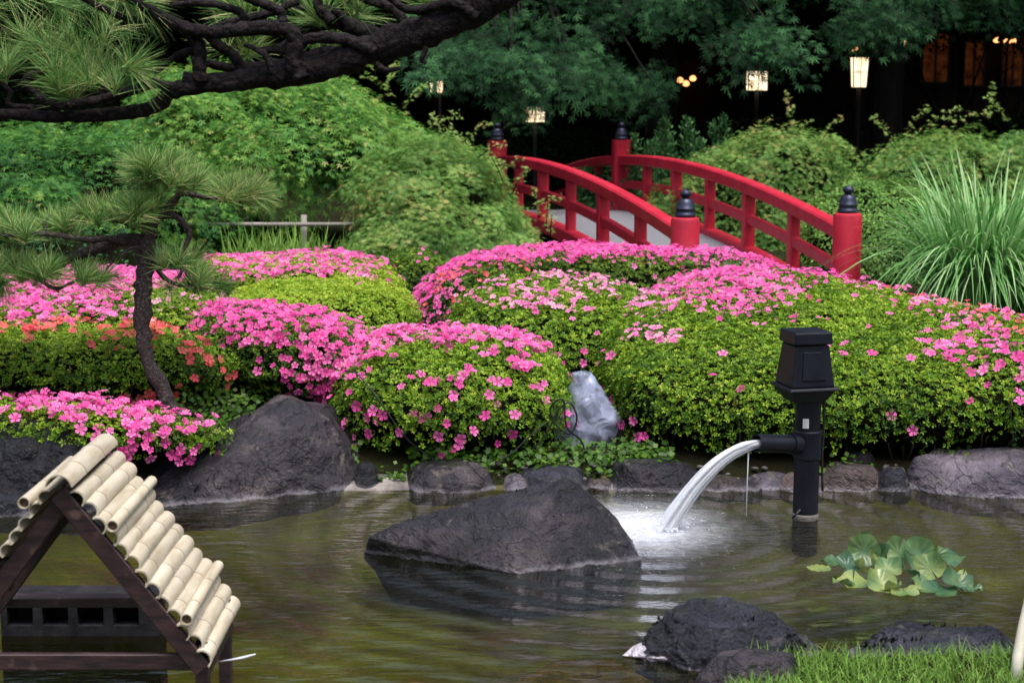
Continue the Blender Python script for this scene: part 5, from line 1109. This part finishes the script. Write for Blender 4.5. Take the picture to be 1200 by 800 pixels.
m = MB(); m.tube([(px_-.03, Yw-.06, .055), (px_-.065, Yw-.07, .02)], .005, 8); m.build("bracket", M['cable'], fo)
sk = at(931, 495, Yw); n_ = 6; V = []
for k in range(n_+1):
    a_ = math.radians(-122+k*4.5)
    for z in (zt+.115, zt+.075): V.append((px_+math.cos(a_)*(PR+.0015), Yw+math.sin(a_)*(PR+.0015), z))
m = MB(); m.add(V, [(2*k, 2*k+1, 2*k+3, 2*k+2) for k in range(n_)]); m.build("sticker", M['sticker'], fo)
# falling water
v0 = mouth - dv*.03; land_p = Vector((SPL.x+.02, SPL.y, 0)); NS, K_ = 34, 14; me_v, uvs, F = [], [], []
rw = random.Random(5)
for st_ in range(30):
    oy, oz = rw.gauss(0, .55), rw.gauss(0, .5); sp0, sp1 = .012, rw.uniform(.014, .03); wr = rw.uniform(.005, .010) if st_ else .016; te = rw.uniform(.93, 1.04); ph_ = rw.uniform(0, 9); b0 = len(me_v)
    if st_ == 0: oy = oz = 0
    for i_ in range(NS):
        t = i_/(NS-1)*te; tg = Vector((land_p.x-v0.x, land_p.y-v0.y, -2*v0.z*t)).normalized(); sd = Vector((.25, -1, 0)); sd = (sd-tg*sd.dot(tg)).normalized(); up = sd.cross(tg)
        p_ = Vector((v0.x+(land_p.x-v0.x)*t, v0.y+(land_p.y-v0.y)*t, v0.z - v0.z*t**2)); q = sp0+(sp1-sp0)*t
        p_ += sd*(oy*q + .004*t*noise.noise(Vector((ph_, t*4, 0)))) + up*(oz*q*.9 + .005*t*noise.noise(Vector((ph_, t*5, 7))))
        w_ = wr*(1 + (.5 if st_ else .45)*t + .25*noise.noise(Vector((ph_, t*6, 3))))
        if st_: w_ *= .35 + .65*min(1, t*5)
        for k in range(K_):
            a_ = 2*math.pi*k/K_; me_v.append(p_+sd*math.cos(a_)*w_*1.1+up*math.sin(a_)*w_*.8); uvs.append((st_*.37+abs(k-K_/2)/K_*.5, t))
    F += [(b0+i_*K_+k, b0+i_*K_+(k+1) % K_, b0+(i_+1)*K_+(k+1) % K_, b0+(i_+1)*K_+k) for i_ in range(NS-1) for k in range(K_)]
m = MB(); m.add(me_v, F, True); jo = m.build("falling_water", M['jet']); uvl = jo.data.uv_layers.new(name="UVMap")
vi = np.empty(len(jo.data.loops), np.int32); jo.data.loops.foreach_get("vertex_index", vi); uvl.data.foreach_set("uv", np.array(uvs, np.float32)[vi].ravel())
tag(jo, "white stream of water arching from the black spout into the pond", "water stream")
# drips below the mouth and spray drops
m = MB(); dx = mouth + Vector((-.03, 0, -.04)); m.tube([dx, dx+Vector((-.002, 0, -.12)), dx+Vector((-.003, 0, -.26))], [.003, .0022, .0018], 6); tag(m.build("water_drip", M['jet']), "thin drip of water below the spout mouth", "water drip")
bm = bmesh.new()
for _ in range(330):
    p_ = Vector((SPL.x+random.gauss(-.03, .085), SPL.y+random.gauss(.0, .06), abs(random.gauss(0, .022))+.002)); bmesh.ops.create_icosphere(bm, subdivisions=1, radius=random.uniform(.0015, .0055), matrix=Matrix.Translation(p_))
me = bpy.data.meshes.new("splash"); bm.to_mesh(me); bm.free(); me.materials.append(M['jet']); tag(link("splash", me), "white splash where the stream hits the pond", "splash", kind="stuff")

# ---------------------------------------------------------------- water lily
def pad_mat():
    m, n, l, b = nm("lily_leaf"); t = noi(n, l, 9, 4, .6); r = ramp(n, [(.3, (.05, .13, .06)), (.55, (.15, .26, .09)), (.8, (.36, .42, .13))]); oi = n.new("ShaderNodeObjectInfo")
    ad = n.new("ShaderNodeMath"); ad.operation = 'MULTIPLY_ADD'; ad.inputs[1].default_value = .45; l.new(oi.outputs["Random"], ad.inputs[0]); sb_ = n.new("ShaderNodeMath"); sb_.operation = 'SUBTRACT'; sb_.inputs[1].default_value = .2
    l.new(t.outputs["Fac"], ad.inputs[2]); l.new(ad.outputs[0], sb_.inputs[0]); l.new(sb_.outputs[0], r.inputs[0]); l.new(r.outputs[0], b.inputs["Base Color"]); b.inputs["Roughness"].default_value = .22
    tr = n.new("ShaderNodeBsdfTranslucent"); l.new(r.outputs[0], tr.inputs[0]); mx_ = n.new("ShaderNodeMixShader"); mx_.inputs[0].default_value = .25; l.new(b.outputs[0], mx_.inputs[1]); l.new(tr.outputs[0], mx_.inputs[2]); l.new(mx_.outputs[0], n["Material Output"].inputs[0])
    t2 = noi(n, l, 40, 3); bump(n, l, b, t2.outputs["Fac"], .4, .004); return m
M['lily'] = pad_mat(); lc = atz(1050, 684, 0); lil = empty("water_lily", tuple(lc), "clump of pale green water lily leaves floating at the right", "water lily")
specs = [(960, 667, .055, 0, 0, 0), (1000, 684, .075, 10, 5, .01), (1012, 660, .075, 62, -15, .05), (992, 672, .06, 25, 20, .03), (1030, 690, .07, 38, 25, .02), (1010, 648, .04, 85, 40, .06), (1052, 660, .07, 45, -35, .04), (1075, 664, .085, 48, 20, .04),
         (1100, 694, .08, 6, 0, .005), (1090, 676, .07, 50, -30, .035), (1120, 690, .07, 28, 35, .02), (1060, 696, .06, 8, -10, .0), (1112, 662, .07, 8, 0, .03), (1040, 676, .06, 30, 0, .03), (975, 661, .05, 5, 0, .005), (1080, 688, .06, 20, 60, .015), (1020, 668, .055, 75, 70, .05), (1035, 662, .05, 55, -60, .04), (1064, 680, .05, 35, 100, .03), (988, 686, .05, 20, 150, .01), (1128, 680, .045, 12, 20, .01), (1098, 662, .045, 60, 40, .04), (1046, 694, .045, 30, 200, .01), (1008, 676, .045, 55, 120, .03), (1142, 694, .035, 5, 0, .002)]
for k, (px1, py1, R_, tilt, az, zz) in enumerate(specs):
    R_ *= .82; c = atz(px1, py1, 0); c.z = max(.004+.0004*k, zz); m = MB(); V = [Vector((0, 0, 0))]; nseg = 36
    for ring in (.5, 1.0):
        for q in range(nseg+1):
            a_ = math.radians(4)+q/nseg*math.radians(352); rr_ = R_*ring*(1+.05*math.sin(a_*5+k)); V.append(Vector((rr_*math.cos(a_), rr_*math.sin(a_), (.35 if tilt > 20 else .04)*rr_**2/R_ + (.012*math.sin(a_*3+k) if ring == 1 and tilt > 4 else 0) + .0022*(1 if q % 3 == 0 else -.3))))
    M_ = Matrix.Rotation(math.radians(az), 3, 'Z') @ Matrix.Rotation(math.radians(tilt*1.1), 3, 'X') @ Matrix.Rotation(k*1.3, 3, 'Z')
    V = [c + M_ @ v_ for v_ in V]; V = [Vector((v_.x, v_.y, max(v_.z, .003+.0003*k))) for v_ in V]
    F = [(0, 1+q, 2+q) for q in range(nseg)] + [(1+q, nseg+2+q, nseg+3+q, 2+q) for q in range(nseg)]
    m.add(V, F, True); m.build("leaf", M['lily'], lil)

# ---------------------------------------------------------------- bamboo roofed duck house
YF = 4.42; ap = at(74, 577, YF); ft = at(238, 783, YF); YB = YF+.44
ho = empty("duck_house", (ap.x, YF+.2, -.2), "small brown wooden duck house with a pale bamboo roof standing in the pond", "duck house")
w2 = ft.x-ap.x; hh = ap.z-ft.z
def raft(side, Yq): 
    m = MB(); top = Vector((ap.x - .012*side, Yq, ap.z+.0)); bot = Vector((ap.x+side*w2, Yq, ft.z)); m.beam([top, bot], .045, .022, side=None, ch=.003) if False else m.beam([top, bot], .022, .05, side=(0, 1, 0), ch=.003); return m
for Yq in (YF, YB-.02):
    raft(1, Yq).build("rafter", M['wood'], ho); raft(-1, Yq+.024).build("rafter", M['wood'], ho)
m = MB(); m.beam([(ap.x-w2-.2, YF+.026, ft.z+.012), (ap.x+w2-.04, YF+.026, ft.z+.012)], .022, .045, side=(0, 1, 0), ch=.003); m.build("tie_beam", M['wood'], ho)
m = MB(); m.beam([(ap.x+w2-.004, YF+.04, ft.z-.012), (ap.x+w2-.004, YB+.02, ft.z-.012)], .022, .06, side=(1, 0, 0), ch=.003); m.build("side_beam", M['wood'], ho)
m = MB(); m.beam([(ap.x, YF+.02, ap.z-.03), (ap.x, YB, ap.z-.03)], .03, .05, side=(1, 0, 0), ch=.003); m.build("ridge_beam", M['wood'], ho)
for sx_ in (-1, 1):
    for Yq in (YF+.05, YB-.03):
        m = MB(); m.beam([(ap.x+sx_*(w2-.01), Yq, -.4), (ap.x+sx_*(w2-.01), Yq, ft.z+.06)], .035, .04, side=(1, 0, 0), ch=.003); m.build("leg", M['wood'], ho)
m = MB(); m.beam([at(-30, 672, YF+.05), at(14, 672, YF+.05)], .03, .09, side=(0, 1, 0), ch=.004); m.build("brace", M['wood'], ho)
m = MB(); m.beam([at(-40, 703, YB+.06), at(192, 703, YB+.06)], .05, .03, side=(0, 1, 0), ch=.003); m.build("shelf_board", M['wood'], ho)
def cane(p0, p1, r_, seed, name="bamboo_cane", up=None, th=.17):
    """a bamboo cane with node rings; with up set it is split lengthwise and laid hollow side down"""
    rr_ = random.Random(seed); m = MB(); nodes = sorted([rr_.uniform(.12, .42), rr_.uniform(.58, .9)]); d_ = (p1-p0).normalized()
    st = [0.0, .06]
    for nd in nodes: st += [nd-.03, nd-.014, nd-.005, nd+.005, nd+.014, nd+.03]
    st = sorted(st + [.94, 1.0]); K = 16
    bend = Vector((rr_.uniform(-.003, .003), 0, rr_.uniform(-.002, .004)))
    u = (up if up is not None else Vector((0, 0, 1))).normalized(); sd = d_.cross(u).normalized(); A = math.radians(168 if up is not None else 360); V, Fc = [], []
    for s_ in st:
        dm = min(abs(s_-nd) for nd in nodes); f_ = 1.045 if dm < .006 else (1.03 if dm < .016 else 1.0 + .015*math.cos(s_*6+seed)); c = p0.lerp(p1, s_)+bend*math.sin(s_*math.pi)
        for q in ((1.0, 1.0-th)):
            for k in range(K+1):
                an = -A/2 + A*k/K; V.append(c + (u*math.cos(an)+sd*math.sin(an))*r_*f_*q)
    W = 2*(K+1)
    for i in range(len(st)-1):
        for k in range(K):
            a0, b0 = i*W+k, (i+1)*W+k; Fc.append((a0, a0+1, b0+1, b0)); a1, b1 = a0+K+1, b0+K+1; Fc.append((a1, b1, b1+1, a1+1))
        if up is not None:
            for k in (0, K): Fc.append((i*W+k, (i+1)*W+k, (i+1)*W+k+K+1, i*W+k+K+1))
    for i in (0, len(st)-1):
        for k in range(K): Fc.append((i*W+k, i*W+k+1, i*W+k+K+2, i*W+k+K+1))
    m.add(V, Fc, True); ob = m.build(name, M['bamboo'], ho, auto=35); ob.data.materials.append(M['bamboo_node'])
    rings = [any(abs((st[i]+st[i+1])/2-nd) < .002 for nd in nodes) for i in range(len(st)-1)]; per = 2*K + (2 if up is not None else 0)
    for i, q in enumerate(rings):
        if q:
            for f in range(i*per, (i+1)*per): ob.data.polygons[f].material_index = 1
    if up is None:
        for pp, dd in ((p0, d_), (p1, -d_)):
            m = MB(); m.tube([pp+dd*.012, pp+dd*.0125], [r_*(1-th*1.05)]*2, 16); m.build("hollow_end", M['bamboo_in'], ob)
    return ob
sl = Vector((w2, 0, -hh)).normalized(); nr = Vector((hh, 0, w2)).normalized(); slL = Vector((-w2, 0, -hh)).normalized(); nl = Vector((-hh, 0, w2)).normalized()
LS = math.hypot(w2, hh); NC = 13; rr0 = LS/(NC+.3)/2
for k in range(NC):
    c0 = Vector((ap.x, 0, ap.z)) + sl*(rr0*2*(k+.75)) + nr*(.019+(.004 if k % 2 else 0))
    j = random.uniform(-.008, .008); cane(Vector((c0.x, YF-.012+j, c0.z)), Vector((c0.x, YB+.03+random.uniform(-.012, .014), c0.z)), rr0*random.uniform(1.12, 1.22), 70+k, up=nr+sl*random.uniform(-.1, .1))
for k in (2, 9):     # two whole thinner canes tied on top
    c0 = Vector((ap.x, 0, ap.z)) + sl*(rr0*2*(k+1.2)) + nr*(.019+rr0*1.75); cane(Vector((c0.x+.002, YF-.035, c0.z)), Vector((c0.x, YB+.035, c0.z)), rr0*.72, 90+k)
for k in range(7):
    c0 = Vector((ap.x, 0, ap.z)) + slL*(rr0*2*(k+.75)) + nl*.027
    cane(Vector((c0.x, YF-.012+random.uniform(-.008, .008), c0.z)), Vector((c0.x, YB+.02, c0.z)), rr0*1.05, 110+k, up=nl)
c0 = Vector((ap.x, 0, ap.z)) + slL*(rr0*2*1.6) + nl*(.027+rr0*1.7); cane(Vector((c0.x, YF-.035, c0.z)), Vector((c0.x, YB+.02, c0.z)), rr0*.72, 125)
cane(Vector((ap.x, YF-.045, ap.z+.022)), Vector((ap.x, YB+.045, ap.z+.022)), .037, 130, "ridge_cane", up=Vector((0, 0, 1)), th=.1)
# concrete block standing in the water behind the house
b0, b1 = at(2, 752, 5.35), at(186, 752, 5.35); bk = MB(); zt_ = .135; zb_ = -.3; yb0, yb1 = 5.35, 5.45
cells = [(b0.x+.02+i_*.115, b0.x+.02+i_*.115+.085) for i_ in range(4)]; zc0, zc1 = .035, .095
xs2 = [b0.x] + [q for c_ in cells for q in c_] + [b1.x]
boxm(bk, b0.x, b1.x, yb0, yb1, zb_, zc0-.001); boxm(bk, b0.x, b1.x, yb0, yb1, zc1+.001, zt_)
for i_ in range(0, len(xs2)-1, 2): boxm(bk, xs2[i_], xs2[i_+1], yb0, yb1, zc0-.001, zc1+.001)
boxm(bk, b0.x, b1.x, yb1, yb1+.02, zb_, zt_)
tag(bk.build("concrete_block", M['concrete_block']), "dark weathered concrete block with square holes behind the duck house", "concrete block")
m = MB(); q0 = at(256, 775, YF+.12); q1 = at(286, 770, YF+.08); q2 = at(299, 766, YF+.06); m.tube([q0, q0.lerp(q1, .5), q1, q2], [.004, .005, .009, .003], 10, flat=.5)
tag(m.build("plastic_strip", M['white_plastic']), "thin white plastic strip poking out from the duck house's right corner", "plastic strip")
# stake in the lower right corner
m = MB(); m.tube([at(1190, 800, 4.75), at(1193, 770, 4.78), at(1199, 735, 4.82), at(1212, 680, 4.88), at(1250, 560, 5.0)], [.017, .017, .016, .016, .015], 14); tag(m.build("bamboo_stake", M['stake']), "pale leaning stake in the grass at the lower right corner", "stake")

# ---------------------------------------------------------------- plastic bag and cables
bc = at(686, 480, 7.72); r_ = np.random.default_rng(3); pts_ = smooth_path([at(695, 434, 7.74), at(680, 432, 7.74), at(668, 455, 7.72), at(656, 480, 7.7), at(646, 505, 7.7), at(660, 530, 7.68), at(690, 532, 7.66), at(712, 500, 7.7), at(716, 482, 7.72), at(706, 462, 7.72), at(702, 445, 7.74), at(695, 434, 7.74)], 8)
bm = bmesh.new(); NZ, NA = 40, 44; prof_l = [(434, 672, 692), (445, 670, 702), (456, 665, 706), (468, 660, 714), (480, 654, 723), (492, 650, 728), (505, 648, 726), (518, 650, 720), (530, 654, 712), (534, 660, 706)]
vs = []
for i_ in range(NZ):
    t = i_/(NZ-1); yy = 434+100*t; xl = np.interp(yy, [p_[0] for p_ in prof_l], [p_[1] for p_ in prof_l]); xr = np.interp(yy, [p_[0] for p_ in prof_l], [p_[2] for p_ in prof_l])
    a_, b_ = at(xl, yy, 7.86), at(xr, yy, 7.86); c_ = (a_+b_)/2; rx = (b_-a_).length/2; ry = min(rx, .11)
    if i_ == 0: rx *= .15; ry *= .15
    row = []
    for k in range(NA):
        an = 2*math.pi*k/NA; p_ = Vector((c_.x+rx*math.cos(an), c_.y+ry*math.sin(an), c_.z)); q = p_*14
        w_ = -abs(noise.noise(Vector((q.x*.8, q.y*.8, q.z*.5+q.x*.4+9))))*.04 - abs(noise.noise(Vector((p_.x*24, p_.y*24, p_.z*14-p_.x*20))))*.018 + .012; dirc = Vector((math.cos(an), math.sin(an), 0)); row.append(bm.verts.new(p_+dirc*(w_-.006)))
    vs.append(row)
for i_ in range(NZ-1):
    for k in range(NA): bm.faces.new((vs[i_][k], vs[i_][(k+1) % NA], vs[i_+1][(k+1) % NA], vs[i_+1][k]))
bm.faces.new(vs[0]); me = bpy.data.meshes.new("plastic_bag"); bm.to_mesh(me); bm.free(); me.polygons.foreach_set("use_smooth", np.ones(len(me.polygons), bool)); me.materials.append(M['film'])
tag(link("plastic_bag", me), "crumpled translucent plastic bag between the centre bush and the big hedge", "plastic bag")
m = MB(); m.tube([tuple(v_) for v_ in smooth_path([at(618, 532, 7.5), at(640, 508, 7.5), at(655, 480, 7.5), at(668, 472, 7.5), at(676, 490, 7.52), at(668, 508, 7.52), at(652, 498, 7.5), at(645, 478, 7.5), at(660, 468, 7.48), at(664, 500, 7.5), at(680, 515, 7.55), at(684, 530, 7.55), at(670, 545, 7.5)], 8)], .004, 8)
tag(m.build("cable", M['cable']), "looped black cable hanging in front of the plastic bag", "cable")
m = MB(); m.tube([tuple(v_) for v_ in smooth_path([at(404, 434, 7.62), at(418, 438, 7.58), at(436, 458, 7.52), at(455, 485, 7.5), at(478, 515, 7.5), at(508, 538, 7.5), at(530, 552, 7.42)], 8)], .0035, 8)
tag(m.build("cable", M['cable']), "thin black cable running down the left face of the centre bush", "cable")
m = MB(); m.tube([tuple(v_) for v_ in smooth_path([at(575, 545, 7.42), at(600, 530, 7.44), at(622, 510, 7.46), at(640, 495, 7.48)], 8)], .0035, 8)
tag(m.build("cable", M['cable']), "black cable rising from the shore stones to the looped cable", "cable")
